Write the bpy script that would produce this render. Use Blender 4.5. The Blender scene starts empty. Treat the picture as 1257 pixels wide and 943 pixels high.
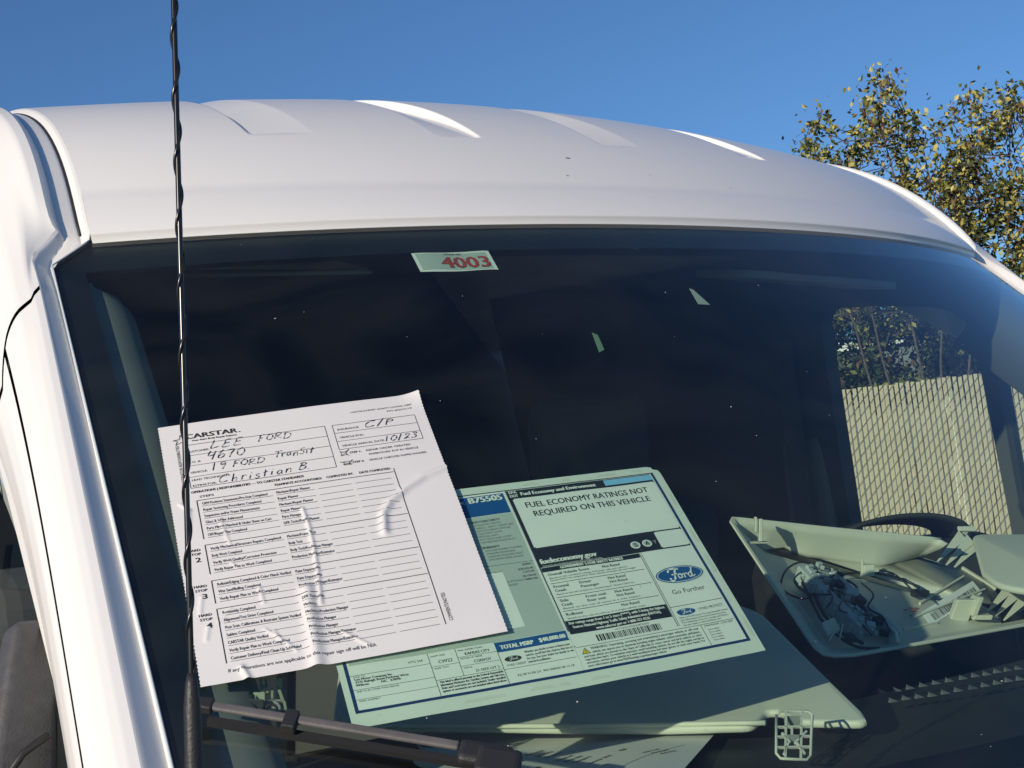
import bpy, bmesh, math, random
import numpy as np
from mathutils import Vector, Matrix, noise

random.seed(7)
SC = bpy.context.scene
COL = SC.collection

# ------------------------------------------------------------------ camera
CAMP = Vector((-1.13339, -0.41168, 1.67240))
YAW, PITCH, ROLL, FPX = 0.6091, 0.0987, 0.1173, 1770.98
CX, CY = 628.5, 471.5
_f = Vector((math.sin(YAW)*math.cos(PITCH), math.cos(YAW)*math.cos(PITCH), math.sin(PITCH)))
_r = Vector((math.cos(YAW), -math.sin(YAW), 0))
_u = _r.cross(_f)
_R = math.cos(ROLL)*_r - math.sin(ROLL)*_u
_U = math.sin(ROLL)*_r + math.cos(ROLL)*_u
cam = bpy.data.cameras.new('camera')
cam.sensor_width = 36; cam.lens = FPX/1257*36
cam.clip_start = 0.02; cam.clip_end = 2000
camo = bpy.data.objects.new('camera', cam); COL.objects.link(camo)
camo.matrix_world = Matrix(((_R.x, _U.x, -_f.x, CAMP.x), (_R.y, _U.y, -_f.y, CAMP.y), (_R.z, _U.z, -_f.z, CAMP.z), (0, 0, 0, 1)))
SC.camera = camo

# ------------------------------------------------------------------ light
SUN = Vector((-0.90, -0.31, 0.28)).normalized()      # towards the sun
W = bpy.data.worlds.new('World'); SC.world = W; W.use_nodes = True
nt = W.node_tree
bg = nt.nodes['Background']
sky = nt.nodes.new('ShaderNodeTexSky'); sky.sky_type = 'NISHITA'; sky.sun_disc = False
sky.sun_elevation = math.asin(SUN.z)
sky.sun_rotation = math.atan2(SUN.x, SUN.y)
sky.air_density = 1.0; sky.dust_density = 0.0; sky.ozone_density = 6.5; sky.altitude = 300
nt.links.new(sky.outputs[0], bg.inputs[0]); bg.inputs[1].default_value = 0.114
sl = bpy.data.lights.new('sun', 'SUN'); sl.energy = 4.5; sl.angle = math.radians(0.53); sl.color = (1.0, 0.87, 0.70)
so = bpy.data.objects.new('sun', sl); COL.objects.link(so)
so.rotation_euler = SUN.to_track_quat('Z', 'Y').to_euler()
SC.view_settings.view_transform = 'Standard'; SC.view_settings.look = 'None'
SC.view_settings.exposure = 0.0; SC.view_settings.gamma = 1.0
SC.cycles.transparent_max_bounces = 16
SC.cycles.max_bounces = 8

# ------------------------------------------------------------------ materials
MATS = {}
def mat(name, col, rough=0.5, metal=0.0, coat=0.0, spec=0.5, bump=0.0, bscale=200.0, var=0.0, vscale=8.0, col2=None, trans=0.0):
    if name in MATS: return MATS[name]
    m = bpy.data.materials.new(name); m.use_nodes = True
    n = m.node_tree.nodes; l = m.node_tree.links
    p = n['Principled BSDF']
    p.inputs['Roughness'].default_value = rough; p.inputs['Metallic'].default_value = metal
    p.inputs['Coat Weight'].default_value = coat; p.inputs['Coat Roughness'].default_value = 0.04
    p.inputs['Specular IOR Level'].default_value = spec
    tc = n.new('ShaderNodeTexCoord')
    if var > 0 or col2:
        no = n.new('ShaderNodeTexNoise'); no.inputs['Scale'].default_value = vscale; no.inputs['Detail'].default_value = 6
        l.new(tc.outputs['Object'], no.inputs['Vector'])
        mx = n.new('ShaderNodeMix'); mx.data_type = 'RGBA'
        c2 = col2 if col2 else tuple(c*(1-var) for c in col)
        mx.inputs[6].default_value = (*col, 1); mx.inputs[7].default_value = (*c2, 1)
        mr = n.new('ShaderNodeMapRange'); mr.inputs[1].default_value = .35; mr.inputs[2].default_value = .65
        l.new(no.outputs[0], mr.inputs[0]); l.new(mr.outputs[0], mx.inputs[0]); l.new(mx.outputs[2], p.inputs['Base Color'])
    else:
        p.inputs['Base Color'].default_value = (*col, 1)
    if bump > 0:
        nb = n.new('ShaderNodeTexNoise'); nb.inputs['Scale'].default_value = bscale; nb.inputs['Detail'].default_value = 3
        l.new(tc.outputs['Object'], nb.inputs['Vector'])
        bu = n.new('ShaderNodeBump'); bu.inputs['Strength'].default_value = bump; bu.inputs['Distance'].default_value = 0.0005
        l.new(nb.outputs[0], bu.inputs['Height']); l.new(bu.outputs[0], p.inputs['Normal'])
    MATS[name] = m; return m

def glass_mat(name, tint, dust=0.0, rough=0.0):
    m = bpy.data.materials.new(name); m.use_nodes = True
    n = m.node_tree.nodes; l = m.node_tree.links; n.clear()
    out = n.new('ShaderNodeOutputMaterial')
    tr = n.new('ShaderNodeBsdfTransparent'); tr.inputs[0].default_value = (*tint, 1)
    gl = n.new('ShaderNodeBsdfGlossy'); gl.inputs['Roughness'].default_value = rough; gl.inputs[0].default_value = (1, 1, 1, 1)
    lw = n.new('ShaderNodeLayerWeight'); lw.inputs[0].default_value = .5
    pw = n.new('ShaderNodeMath'); pw.operation = 'POWER'; pw.inputs[1].default_value = 4.5
    l.new(lw.outputs['Facing'], pw.inputs[0])
    ma = n.new('ShaderNodeMath'); ma.operation = 'MULTIPLY_ADD'; ma.inputs[1].default_value = .93; ma.inputs[2].default_value = .055
    l.new(pw.outputs[0], ma.inputs[0])
    mx = n.new('ShaderNodeMixShader'); l.new(ma.outputs[0], mx.inputs[0]); l.new(tr.outputs[0], mx.inputs[1]); l.new(gl.outputs[0], mx.inputs[2])
    last = mx
    if dust > 0:
        tc = n.new('ShaderNodeTexCoord'); no = n.new('ShaderNodeTexNoise'); no.inputs['Scale'].default_value = 7; no.inputs['Detail'].default_value = 8
        no.inputs['Distortion'].default_value = 1.2
        mp = n.new('ShaderNodeMapping'); mp.inputs['Scale'].default_value = (.8, .6, 1.3); mp.inputs['Rotation'].default_value = (0, .55, 0)
        l.new(tc.outputs['Object'], mp.inputs[0]); l.new(mp.outputs[0], no.inputs['Vector'])
        mr = n.new('ShaderNodeMapRange'); mr.inputs[1].default_value = .35; mr.inputs[2].default_value = .8
        mr.inputs[3].default_value = dust*.25; mr.inputs[4].default_value = dust*2.6
        l.new(no.outputs[0], mr.inputs[0])
        df = n.new('ShaderNodeBsdfDiffuse'); df.inputs[0].default_value = (.55, .55, .55, 1)
        m2 = n.new('ShaderNodeMixShader'); l.new(mr.outputs[0], m2.inputs[0]); l.new(mx.outputs[0], m2.inputs[1]); l.new(df.outputs[0], m2.inputs[2])
        last = m2
    l.new(last.outputs[0], out.inputs[0])
    MATS[name] = m; return m

WHITE = mat('white_paint', (.80, .79, .775), rough=.42, coat=.35, spec=.35, var=.02, vscale=3)
GLASS = glass_mat('windshield_glass', (.77, .90, .82), dust=.009)
SGLASS = glass_mat('side_glass', (.86, .93, .88))
FRIT = mat('black_frit', (.006, .007, .009), rough=.35)
RUBBER = mat('black_rubber', (.018, .018, .02), rough=.55, bump=.2, bscale=500)
BLACKP = mat('black_plastic', (.022, .022, .024), rough=.5, bump=.5, bscale=900)
GREYPL = mat('grained_grey_plastic', (.075, .075, .08), rough=.6, bump=1.0, bscale=700, var=.2, vscale=120)
ANT = mat('antenna_black', (.012, .012, .014), rough=.22)
ARM = mat('wiper_grey', (.13, .12, .12), rough=.5, bump=.4, bscale=300, var=.25, vscale=60)
DASH = mat('dash_black', (.018, .019, .022), rough=.6, bump=.6, bscale=900, var=.2, vscale=20)
TRIM = mat('trim_grey', (.56, .56, .48), rough=.55, bump=.25, bscale=900, var=.05, vscale=10)
TRIMD = mat('trim_grey_inner', (.20, .21, .21), rough=.6, bump=.25, bscale=700)
LINER = mat('headliner_fabric', (.20, .20, .20), rough=.9, bump=.4, bscale=900)
SEAT = mat('seat_fabric', (.10, .10, .11), rough=.9, bump=.5, bscale=900)
PAPER = mat('paper_white', (.71, .695, .69), rough=.6, bump=.12, bscale=160, spec=.3)
PAPER2 = mat('sticker_white', (.74, .76, .72), rough=.35, spec=.4)
FILM = mat('sticker_clear_border', (.66, .70, .64), rough=.25)
INK = mat('ink_black', (.03, .03, .035), rough=.6)
PEN = mat('ink_pen', (.012, .012, .02), rough=.4)
INKBAND = mat('ink_band', (.018, .020, .03), rough=.4)
BLUE = mat('ink_blue', (.01, .085, .27), rough=.4)
NAVY = mat('ink_navy', (.006, .035, .13), rough=.4)
LBLUE = mat('ink_light_blue', (.22, .50, .75), rough=.4)
GREYIN = mat('ink_grey_panel', (.42, .48, .45), rough=.45)
RED = mat('ink_red', (.42, .05, .03), rough=.5)
YEL = mat('ink_yellow', (.65, .55, .03), rough=.5)
GLUE = mat('glue_smear', (.62, .63, .55), rough=.25)
WIRE = mat('fence_wire', (.12, .11, .08), rough=.5, metal=.4)
SLAT = mat('slat_tan', (.68, .57, .40), rough=.55, var=.18, vscale=3)
METAL = mat('galvanised_metal', (.35, .35, .36), rough=.4, metal=.8)

# ------------------------------------------------------------------ helpers
def obj(name, verts, faces, m, parent=None, smooth=False, matidx=None):
    me = bpy.data.meshes.new(name)
    me.from_pydata([tuple(v) for v in verts], [], faces)
    ms = m if isinstance(m, (list, tuple)) else [m]
    for k in ms: me.materials.append(k)
    if matidx is not None: me.polygons.foreach_set('material_index', matidx)
    if smooth: me.polygons.foreach_set('use_smooth', [True]*len(me.polygons))
    me.update()
    o = bpy.data.objects.new(name, me); COL.objects.link(o)
    if parent: o.parent = parent
    return o

def thing(name, label, cat, loc=(0, 0, 0), group=None):
    o = bpy.data.objects.new(name, None); COL.objects.link(o); o.location = loc
    o['label'] = label; o['category'] = cat; o.empty_display_size = .05
    if group: o['group'] = group
    return o
def tag(o, label=None, cat=None, group=None, kind=None):
    if label: o['label'] = label
    if cat: o['category'] = cat
    if group: o['group'] = group
    if kind: o['kind'] = kind
    return o
def adopt(parent):
    """parts are modelled in world space: keep them there under a moved Empty"""
    loc = Vector(parent.location)
    for o in [x for x in bpy.data.objects if x.parent == parent]:
        o.matrix_parent_inverse = Matrix.Translation(-loc)

def grid(nu, nv, fn, flip=False):
    V = [fn(i/(nu-1), j/(nv-1)) for j in range(nv) for i in range(nu)]
    F = []
    for j in range(nv-1):
        for i in range(nu-1):
            a = j*nu+i
            q = (a, a+1, a+nu+1, a+nu)
            F.append(q[::-1] if flip else q)
    return V, F

class MB:
    def __init__(s): s.v = []; s.f = []; s.m = []
    def add(s, V, F, mi=0):
        o = len(s.v); s.v += [Vector(v) for v in V]; s.f += [tuple(i+o for i in f) for f in F]; s.m += [mi]*len(F)
    def box(s, c, ax, ay, az, mi=0):
        c, ax, ay, az = Vector(c), Vector(ax), Vector(ay), Vector(az)
        V = [c+sx*ax+sy*ay+sz*az for sz in (-1, 1) for sy in (-1, 1) for sx in (-1, 1)]
        s.add(V, [(0, 2, 3, 1), (4, 5, 7, 6), (0, 1, 5, 4), (2, 6, 7, 3), (0, 4, 6, 2), (1, 3, 7, 5)], mi)
    def tube(s, pts, rad, n=8, mi=0, cap=True):
        pts = [Vector(p) for p in pts]; V = []; F = []
        ref = Vector((0, 0, 1))
        d0 = (pts[1]-pts[0]).normalized()
        if abs(d0.dot(ref)) > .9: ref = Vector((1, 0, 0))
        x = d0.cross(ref).normalized()
        for i, p in enumerate(pts):
            d = (pts[min(i+1, len(pts)-1)]-pts[max(i-1, 0)]).normalized()
            x = (x-d*x.dot(d)).normalized(); y = d.cross(x)
            r_ = rad[i] if isinstance(rad, (list, tuple)) else rad
            for k in range(n):
                a = 2*math.pi*k/n; V.append(p+r_*(math.cos(a)*x+math.sin(a)*y))
        for i in range(len(pts)-1):
            for k in range(n):
                a = i*n+k; b = i*n+(k+1) % n; F.append((a, b, b+n, a+n))
        if cap: F.append(tuple(range(n))[::-1]); F.append(tuple((len(pts)-1)*n+k for k in range(n)))
        s.add(V, F, mi)
    def build(s, name, m, parent=None, smooth=False):
        return obj(name, s.v, s.f, m, parent, smooth, s.m)

def bevel(o, w, seg=2, ang=35):
    b = o.modifiers.new('bevel', 'BEVEL'); b.width = w; b.segments = seg; b.limit_method = 'ANGLE'; b.angle_limit = math.radians(ang)
    return o

def slab(name, pts, n, th, m, parent=None, bev=0.0, seg=3):
    """closed plate: outline pts in 3-D, thickness th along -n"""
    pts = [Vector(p) for p in pts]; n = Vector(n).normalized(); k = len(pts)
    nn = Vector((0, 0, 0))
    for i in range(k): nn += pts[i].cross(pts[(i+1) % k])
    if nn.dot(n) < 0: pts = pts[::-1]
    V = pts+[p-n*th for p in pts]
    F = [tuple(range(k)), tuple(range(k, 2*k))[::-1]]+[((i+1) % k, i, i+k, (i+1) % k+k) for i in range(k)]
    o = obj(name, V, F, m, parent)
    if bev: bevel(o, bev, seg); o.data.polygons.foreach_set('use_smooth', [True]*len(o.data.polygons))
    return o

def rounded(pts, rads, n=5):
    out = []; k = len(pts)
    for i in range(k):
        p = Vector(pts[i]); a = Vector(pts[i-1]); b = Vector(pts[(i+1) % k]); r_ = rads[i] if isinstance(rads, (list, tuple)) else rads
        if r_ <= 0: out.append(p); continue
        da = (a-p); db = (b-p); ra = min(r_, da.length*.45); rb = min(r_, db.length*.45)
        A = p+da.normalized()*ra; B = p+db.normalized()*rb
        for j in range(n+1):
            t = j/n; out.append((1-t)**2*A+2*t*(1-t)*p+t*t*B)
    return out

def plate_holes(name, outer, holes, tomap, m, parent, th):
    bm = bmesh.new(); E = []
    for loop in [outer]+holes:
        vs = [bm.verts.new(tomap(p)) for p in loop]
        for i in range(len(vs)): E.append(bm.edges.new((vs[i], vs[(i+1) % len(vs)])))
    bmesh.ops.triangle_fill(bm, use_beauty=True, use_dissolve=False, edges=E)
    me = bpy.data.meshes.new(name); bm.to_mesh(me); bm.free(); me.materials.append(m)
    o = bpy.data.objects.new(name, me); COL.objects.link(o); o.parent = parent
    s = o.modifiers.new('thick', 'SOLIDIFY'); s.thickness = th; s.offset = 0
    return o

def ray(px, py):
    return (_f+_R*((px-CX)/FPX)+_U*((CY-py)/FPX)).normalized()
def at(px, py, t): return CAMP+ray(px, py)*t
def onplane(px, py, p0, n):
    d = ray(px, py); return CAMP+d*((Vector(p0)-CAMP).dot(n)/d.dot(n))
def onz(px, py, z): return onplane(px, py, (0, 0, z), Vector((0, 0, 1)))
def onx(px, py, x): return onplane(px, py, (x, 0, 0), Vector((1, 0, 0)))

# ------------------------------------------------------------------ windshield surface
GA, GB, GE = 1.0749, 0.15, 0.027
def gy(x, z): q = (x/.75)**2; return GA*(z-1.25)+GB*q+GE*q*q
def gp(x, z, h=0.0):
    p = Vector((x, gy(x, z), z))
    return p+gn(x)*h if h else p
def gn(x):
    dx = 2*GB*x/.5625+4*GE*x**3/.31640625
    return Vector((dx, -1, GA)).normalized() if False else (-Vector((dx, 1, -GA)).normalized()) if False else Vector((-(-dx), -1, GA)).normalized()
def gn(x):
    dx = 2*GB*x/.5625+4*GE*x**3/.31640625     # surface F = y-g: outward (front, up) = -grad F
    return Vector((dx, -1, GA)).normalized()
def onglass(px, py):
    d = ray(px, py); lo = .3; hi = None; t = .3
    while t < 4:
        p = CAMP+d*t
        if p.y-gy(p.x, p.z) >= 0: hi = t; break
        lo = t; t += .02
    if hi is None: return None
    for _ in range(30):
        mm = (lo+hi)/2; p = CAMP+d*mm
        if p.y-gy(p.x, p.z) < 0: lo = mm
        else: hi = mm
    return CAMP+d*lo
ZB, ZC, ZT = 1.462, 1.9674, 1.9955
def gw(z):
    if z > ZC: return .7097+(z-ZC)/(ZT-ZC)*(.6665-.7097)
    return .7097+(ZC-z)/(ZC-1.30)*(.8361-.7097)

# =================================================================== THE VAN
van = thing('van', 'white high roof cargo van seen close from its front corner', 'van')

zs = list(np.linspace(ZB, ZC, 26))+list(np.linspace(ZC, ZT, 4))[1:]
def glass_sheet(h, xs, zsl, wscale=1.0):
    V = []; F = []
    for z in zsl:
        for s in xs: V.append(gp(s*gw(z)*wscale, z, h))
    n = len(xs)
    for j in range(len(zsl)-1):
        for i in range(n-1):
            a = j*n+i; F.append((a, a+1, a+n+1, a+n))
    return V, F
V, F = glass_sheet(0, list(np.linspace(-1, 1, 61)), zs)
obj('windshield', V, F, GLASS, van, True)
# black printed border behind the glass edge
b_ = MB()
def band(x0f, x1f, z0f, z1f, n, h=-.0035):
    pass
for sgn in (-1, 1):
    V = []; F = []
    for k, z in enumerate(zs):
        w = gw(z)
        wid = .0245
        for t in (0, .5, 1): V.append(gp(sgn*(w-.001-wid*t), z, -.0035))
        if k: a = (k-1)*3; F += [(a, a+1, a+4, a+3), (a+1, a+2, a+5, a+4)]
    b_.add(V, F)
for (za, zb_) in ((ZT-.036, ZT-.0012), (ZB, ZB+.022)):
    V = []; F = []
    for k in range(61):
        s = -1+2*k/60
        for z in (za, zb_): V.append(gp(s*(gw(z)-.0012), z, -.0036))
        if k: a = 2*(k-1); F.append((a, a+2, a+3, a+1))
    b_.add(V, F)
b_.build('black_border', FRIT, van, True)
# highlight along the left glass edge, put in as a thin pale tube
for sgn in (-1,):
    pts = [gp(sgn*gw(z), z, .0008) for z in zs]
    mb = MB(); mb.tube(pts, .0011, 6); mb.build('edge_highlight', mat('highlight_pale', (.55, .6, .62), rough=.2), van, True)

# ---- roof
RL1, RAL, RY3, RH, RC, RL2, RD4, RK, RDA, RKB = .3559, .865, 2.2931, 2.377, .0982, .9086, -.0178, .099, .1421, .0756
RW = .667
def roof_base(x, t):
    q = (x/RW)**2
    al = RAL+RDA*q
    P0 = (gy(x, ZT), ZT); P1 = (P0[0]+RL1*math.cos(al), P0[1]+RL1*math.sin(al))
    P3 = (RY3+RKB*q, RH-RC*q-RD4*q*q); P2 = (P3[0]-RL2, P3[1])
    a, b, c, d = (1-t)**3, 3*t*(1-t)**2, 3*t*t*(1-t), t**3
    return Vector((x*(1-RK*(1-(1-t)**2)), a*P0[0]+b*P1[0]+c*P2[0]+d*P3[0], a*P0[1]+b*P1[1]+c*P2[1]+d*P3[1]))
def roof_ext(x, t):
    if t <= 1: return roof_base(x, t)
    p = roof_base(x, 1.0); return p+Vector((0, (t-1)*3.0, 0.0))
def sstep(a, b, x):
    t = min(1, max(0, (x-a)/(b-a))); return t*t*(3-2*t)
# pressed strakes: saw-tooth grooves, each one a steep wall and a gentle ramp; (wall x, ramp end x, start t)
STR = []
def groove(x, t):
    d = 0
    for xw, xr, t0 in STR:
        lo, hi = min(xw, xr), max(xw, xr)
        if lo-.006 < x < hi+.006:
            f = (x-xw)/(xr-xw)
            g = (sstep(-.05, .05, f)*(1-max(0, min(1, f))))
            d -= .013*g*sstep(t0-.006, t0+.006, t)*min(1, .25+(t-t0)*6)
    return d
STR += [(-.472, -.400, .19), (-.19, -.248, .19), (-.009, .055, .185), (.306, .255, .19)]
tt = [0, .002, .006]+list(np.linspace(.012, .17, 18))+list(np.linspace(.178, .21, 17))+list(np.linspace(.22, 1, 56))+[1.2, 1.6, 2.0]
xx = sorted(set([round(float(v), 5) for v in np.linspace(-RW, RW, 90)]+[round(s[0]+o*.6, 5) for s in STR for o in np.linspace(-.012, .012, 9)]+[round(s[1]+o, 5) for s in STR for o in (-.003, 0, .003)]))
V = []; F = []
for t in tt:
    for x in xx:
        p = roof_ext(x, t)
        g = groove(x, t)
        if g: p = p+Vector((0, 0, g))
        if t < .06: p = p+gn(x)*.0082*(1-sstep(0, .09, t))
        V.append(p)
n = len(xx)
for j in range(len(tt)-1):
    for i in range(n-1):
        a = j*n+i; F.append((a, a+1, a+n+1, a+n))
roof = obj('roof', V, F, WHITE, van, True)
chips = MB()
for (x, t, a) in ((-.10, .135, .004), (-.13, .09, .0022), (-.0, .10, .0015), (.12, .08, .0015), (-.33, .05, .0012)):
    p = roof_base(x, t); q = roof_base(x, t+.003); e = (q-p).normalized(); g = Vector((1, 0, 0)); n_ = g.cross(e); n_ = n_ if n_.z > 0 else -n_
    chips.add([p+n_*.0006+g*a*math.cos(k)+e*a*.5*math.sin(k+.4) for k in (0, 1, 2.2, 3.1, 4.3, 5.4)], [(0, 1, 2, 3, 4, 5)])
o = chips.build('paint_chips', mat('chip_grey', (.35, .33, .31)), van); o['kind'] = 'stuff'
# rolled front lip of the roof above the glass
lip = MB(); V = []; F = []
prof = [(0.0, .0082), (-.0006, .0081), (-.0012, .0076), (-.0018, .0062), (-.0034, .0022), (-.0050, .0006), (-.0056, -.0002)]
for k in range(61):
    x = -RW+2*RW*k/60
    for a, h in prof: V.append(gp(x, ZT+a*.75, h))
    if k:
        for j in range(len(prof)-1): a = (k-1)*len(prof)+j; F.append((a, a+1, a+1+len(prof), a+len(prof)))
lip.add(V, F); lip.build('roof_lip', WHITE, van, True)

# ---- body sides: one profile swept along roof edge, glass corner and glass side
def side_path(sgn):
    P = []   # (point, kind) kind 0 roof ..1 pillar
    for t in list(np.linspace(2.0, 1.05, 5))+list(np.linspace(1, 0.01, 46)):
        p = roof_ext(sgn*RW, t); P.append((p, 0.0))
    for z in np.linspace(ZT, ZC, 5): P.append((gp(sgn*gw(z), z), (ZT-z)/(ZT-ZC)))
    for z in list(np.linspace(ZC, 1.30, 60))[1:]: P.append((gp(sgn*gw(z), z), 1.0))
    return P
PR = [(0, 0), (.003, -.0015), (.006, -.005), (.0075, -.0075), (.009, -.008), (.0105, -.0072), (.027, -.0066), (.0285, -.0073), (.0335, -.0015), (.038, .0000), (.048, -.0008), (.062, -.0045), (.084, -.013), (.108, -.028), (.133, -.048), (.156, -.072), (.17, -.105), (.18, -.15), (.185, -.21)]
PP = [(0, 0), (0.0005, -0.001), (0.001, -0.0015), (0.0012, -0.002), (0.0015, -0.0022), (0.0018, -0.0024), (0.0022, -0.0024), (0.0026, -0.002), (0.0136, 0.0108), (0.0148, 0.0116), (0.0205, 0.0118), (0.0265, 0.0107), (0.0350, 0.0067), (0.0425, 0), (0.0485, -0.011), (0.0525, -0.024), (0.0555, -0.042), (0.0570, -0.065), (0.0575, -0.09)]
NPF = len(PR)
def side_frames(sgn):
    P = side_path(sgn); out = []
    N = len(P)
    for i, (p, k) in enumerate(P):
        d = (P[min(i+1, N-1)][0]-P[max(i-1, 0)][0]).normalized()
        if k == 0:
            nrm = Vector((-sgn*0, 0, 0)); tmp = Vector((sgn, 0, 0)); nrm = d.cross(tmp)*sgn
            if nrm.z < 0: nrm = -nrm
            nrm = nrm.normalized()
        else:
            nrm = gn(p.x)
        o = d.cross(nrm).normalized()
        if o.x*sgn < 0: o = -o
        nrm = o.cross(d).normalized()
        if nrm.z < 0: nrm = -nrm
        out.append([p, o, nrm, k, d])
    # smooth the frame around the corner
    for _ in range(6):
        cp = [(f[1].copy(), f[2].copy(), f[3]) for f in out]
        for i in range(40, min(N-1, 75)):
            out[i][1] = (cp[i-1][0]+cp[i][0]*2+cp[i+1][0]).normalized()
            out[i][2] = (cp[i-1][1]+cp[i][1]*2+cp[i+1][1]).normalized()
            out[i][3] = (cp[i-1][2]+cp[i][2]*2+cp[i+1][2])/4
    return out
FR = {s: side_frames(s) for s in (-1, 1)}
def side_pt(sgn, i, j, dn=0.0):
    fr = FR[sgn]; i = max(0, min(len(fr)-1.001, i)); a = int(i); f = i-a
    def one(k):
        p, o, n_, kk, d = fr[k]
        jj = max(0, min(NPF-1.001, j)); ja = int(jj); jf = jj-ja
        A = [PR[ja][q]*(1-jf)+PR[ja+1][q]*jf for q in (0, 1)]; B = [PP[ja][q]*(1-jf)+PP[ja+1][q]*jf for q in (0, 1)]
        oo = A[0]*(1-kk)+B[0]*kk; hh = A[1]*(1-kk)+B[1]*kk
        if kk > .5:   # pillar gets wider towards the bottom
            wdn = 1+.28*max(0, min(1, (1.95-p.z)/.45))
            oo *= wdn
        return p+o*oo+n_*(hh+dn)
    return one(a)*(1-f)+one(a+1)*f
NI = len(FR[-1])
_raw = side_pt
SG = {}
for sgn in (-1, 1):
    g = np.array([[list(_raw(sgn, i, j)) for j in range(NPF)] for i in range(NI)])
    for j in range(9, NPF):
        for _ in range(int(min(500, max(0, j-9.5)**2*30))):
            g[34:96, j] = (g[33:95, j]+2*g[34:96, j]+g[35:97, j])/4
    SG[sgn] = g
def side_pt(sgn, i, j, dn=0.0):
    i = max(0, min(NI-1.001, i)); j = max(0, min(NPF-1.001, j)); a, b = int(i), int(j); f, h = i-a, j-b; g = SG[sgn]
    p = (g[a, b]*(1-f)+g[a+1, b]*f)*(1-h)+(g[a, b+1]*(1-f)+g[a+1, b+1]*f)*h
    p = Vector([float(c) for c in p])
    return p+FR[sgn][a][2]*dn if dn else p
def sweep(name, sgn, j0, j1, ifun0, ifun1, m, parent, ni=50, dn=0.0, sub=2):
    nj = int((j1-j0)*sub)+1; V = []; F = []
    for b in range(nj):
        j = j0+(j1-j0)*b/(nj-1); i0, i1 = ifun0(j), ifun1(j)
        for a in range(ni): V.append(side_pt(sgn, i0+(i1-i0)*a/(ni-1), j, dn))
    for b in range(nj-1):
        for a in range(ni-1):
            q = b*ni+a; t = (q, q+1, q+ni+1, q+ni); F.append(t if sgn > 0 else t[::-1])
    o = obj(name, V, F, m, parent, True)
    return o
S1 = 58.0; S2 = 100.0
for sgn in (-1, 1):
    sweep('roof_gutter', sgn, 0, 9.0, lambda j: 0, lambda j: NI-1.01, WHITE, van, 110, sub=5)
    K = 13.3; gq = 1.0 if sgn < 0 else .08
    top = lambda j: S1+max(0, j-9)*.55+max(0, min(j, 14)-11.9)**2*.9
    sweep('body_side_rail', sgn, 9.0, 18, lambda j: 0, lambda j: top(j)-.2*gq, WHITE, van, 70, sub=4)
    bot = lambda j: S2+max(0, j-9)*1.1
    sweep('pillar_cover', sgn, 9.0, K-.09*gq, lambda j: top(j)+.2*gq, lambda j: bot(j)-.3, WHITE, van, 60, sub=5)
    sweep('fender_cap', sgn, 9.0, K+.6, lambda j: bot(j)+.3, lambda j: NI-1.01, WHITE, van, 20, sub=4)
    sweep('door_frame', sgn, K+.09*gq, 18, lambda j: top(j)+.25*gq, lambda j: NI-1.01, WHITE, van, 60, sub=5)
    if sgn < 0: sweep('seam_backing', sgn, 9.5, 18, lambda j: 0, lambda j: NI-1.01, RUBBER, van, 110, dn=-.007)
    # seam line in the gutter
    mb = MB(); mb.tube([side_pt(sgn, i, 3.6, .0005) for i in np.linspace(0, 50, 60)], .0012, 6); mb.build('gutter_sealant', RUBBER, van, True)

# lower body, hood, cowl, back: plain closed volumes with rounded corners
for sgn in (-1, 1):
    X = sgn*.90
    def bs(u, v_):
        y = .25+u*5.0; z = .35+v_*(.93+.18*sstep(.25, .75, y))
        bul = .10*math.sin(math.pi*min(1, v_*.9+.05))
        return Vector((sgn*(.86+bul), y, z))
    V, F = grid(20, 14, bs, flip=(sgn > 0)); obj('lower_side', V, F, WHITE, van, True)
    def us(u, v_):
        z = 1.50+v_*.75; y = 2.35+u*2.9
        return Vector((sgn*(.87-.06*v_), y, z))
    V, F = grid(8, 8, us, flip=(sgn > 0)); obj('cargo_side', V, F, WHITE, van, True)
def hood(u, v_):
    x = (-1+2*u)*.86; y = -.55+v_*.62+.16*(x/.86)**2; z = 1.16+.21*v_-.10*(x/.86)**2-.12*(1-v_)**3
    return Vector((x, y, z))
for sgn in (-1, 1):
    V, F = grid(12, 24, lambda u, v_: (lambda a: Vector((sgn*(.84+.15*math.sin(a)), -.45+v_*.66, 1.09+.09*v_+.16*math.cos(a)-(.25 if v_ < .01 else 0))))(u*math.pi*.5), flip=(sgn < 0)); obj('fender', V, F, WHITE, van, True)
V, F = grid(30, 14, hood); obj('hood', V, F, WHITE, van, True)
V, F = grid(30, 8, lambda u, v_: Vector(((-1+2*u)*.86, -.55+.16*(-1+2*u)**2-.06*math.sin(v_*3.1), .40+v_*.64-.10*(-1+2*u)**2*v_)), flip=False); obj('front_panel', V, F, WHITE, van, True)
V, F = grid(30, 6, lambda u, v_: (lambda x: Vector((x, .07+.16*(x/.86)**2+v_*(gy(x, 1.45)-.07-.16*(x/.86)**2), 1.345-.06*(x/.86)**2+v_*(1.455-1.345+.06*(x/.86)**2)-.02*math.sin(3.1*v_))))((-1+2*u)*.80)); obj('cowl', V, F, BLACKP, van, True)
V, F = grid(10, 10, lambda u, v_: Vector((-.86+1.72*u, 5.25, .4+v_*1.9))); obj('rear_panel', V, F, WHITE, van)
mb = MB(); mb.box((0, 2.7, .55), (.88, 0, 0), (0, 2.5, 0), (0, 0, .04)); mb.build('floor_pan', DASH, van)
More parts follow.
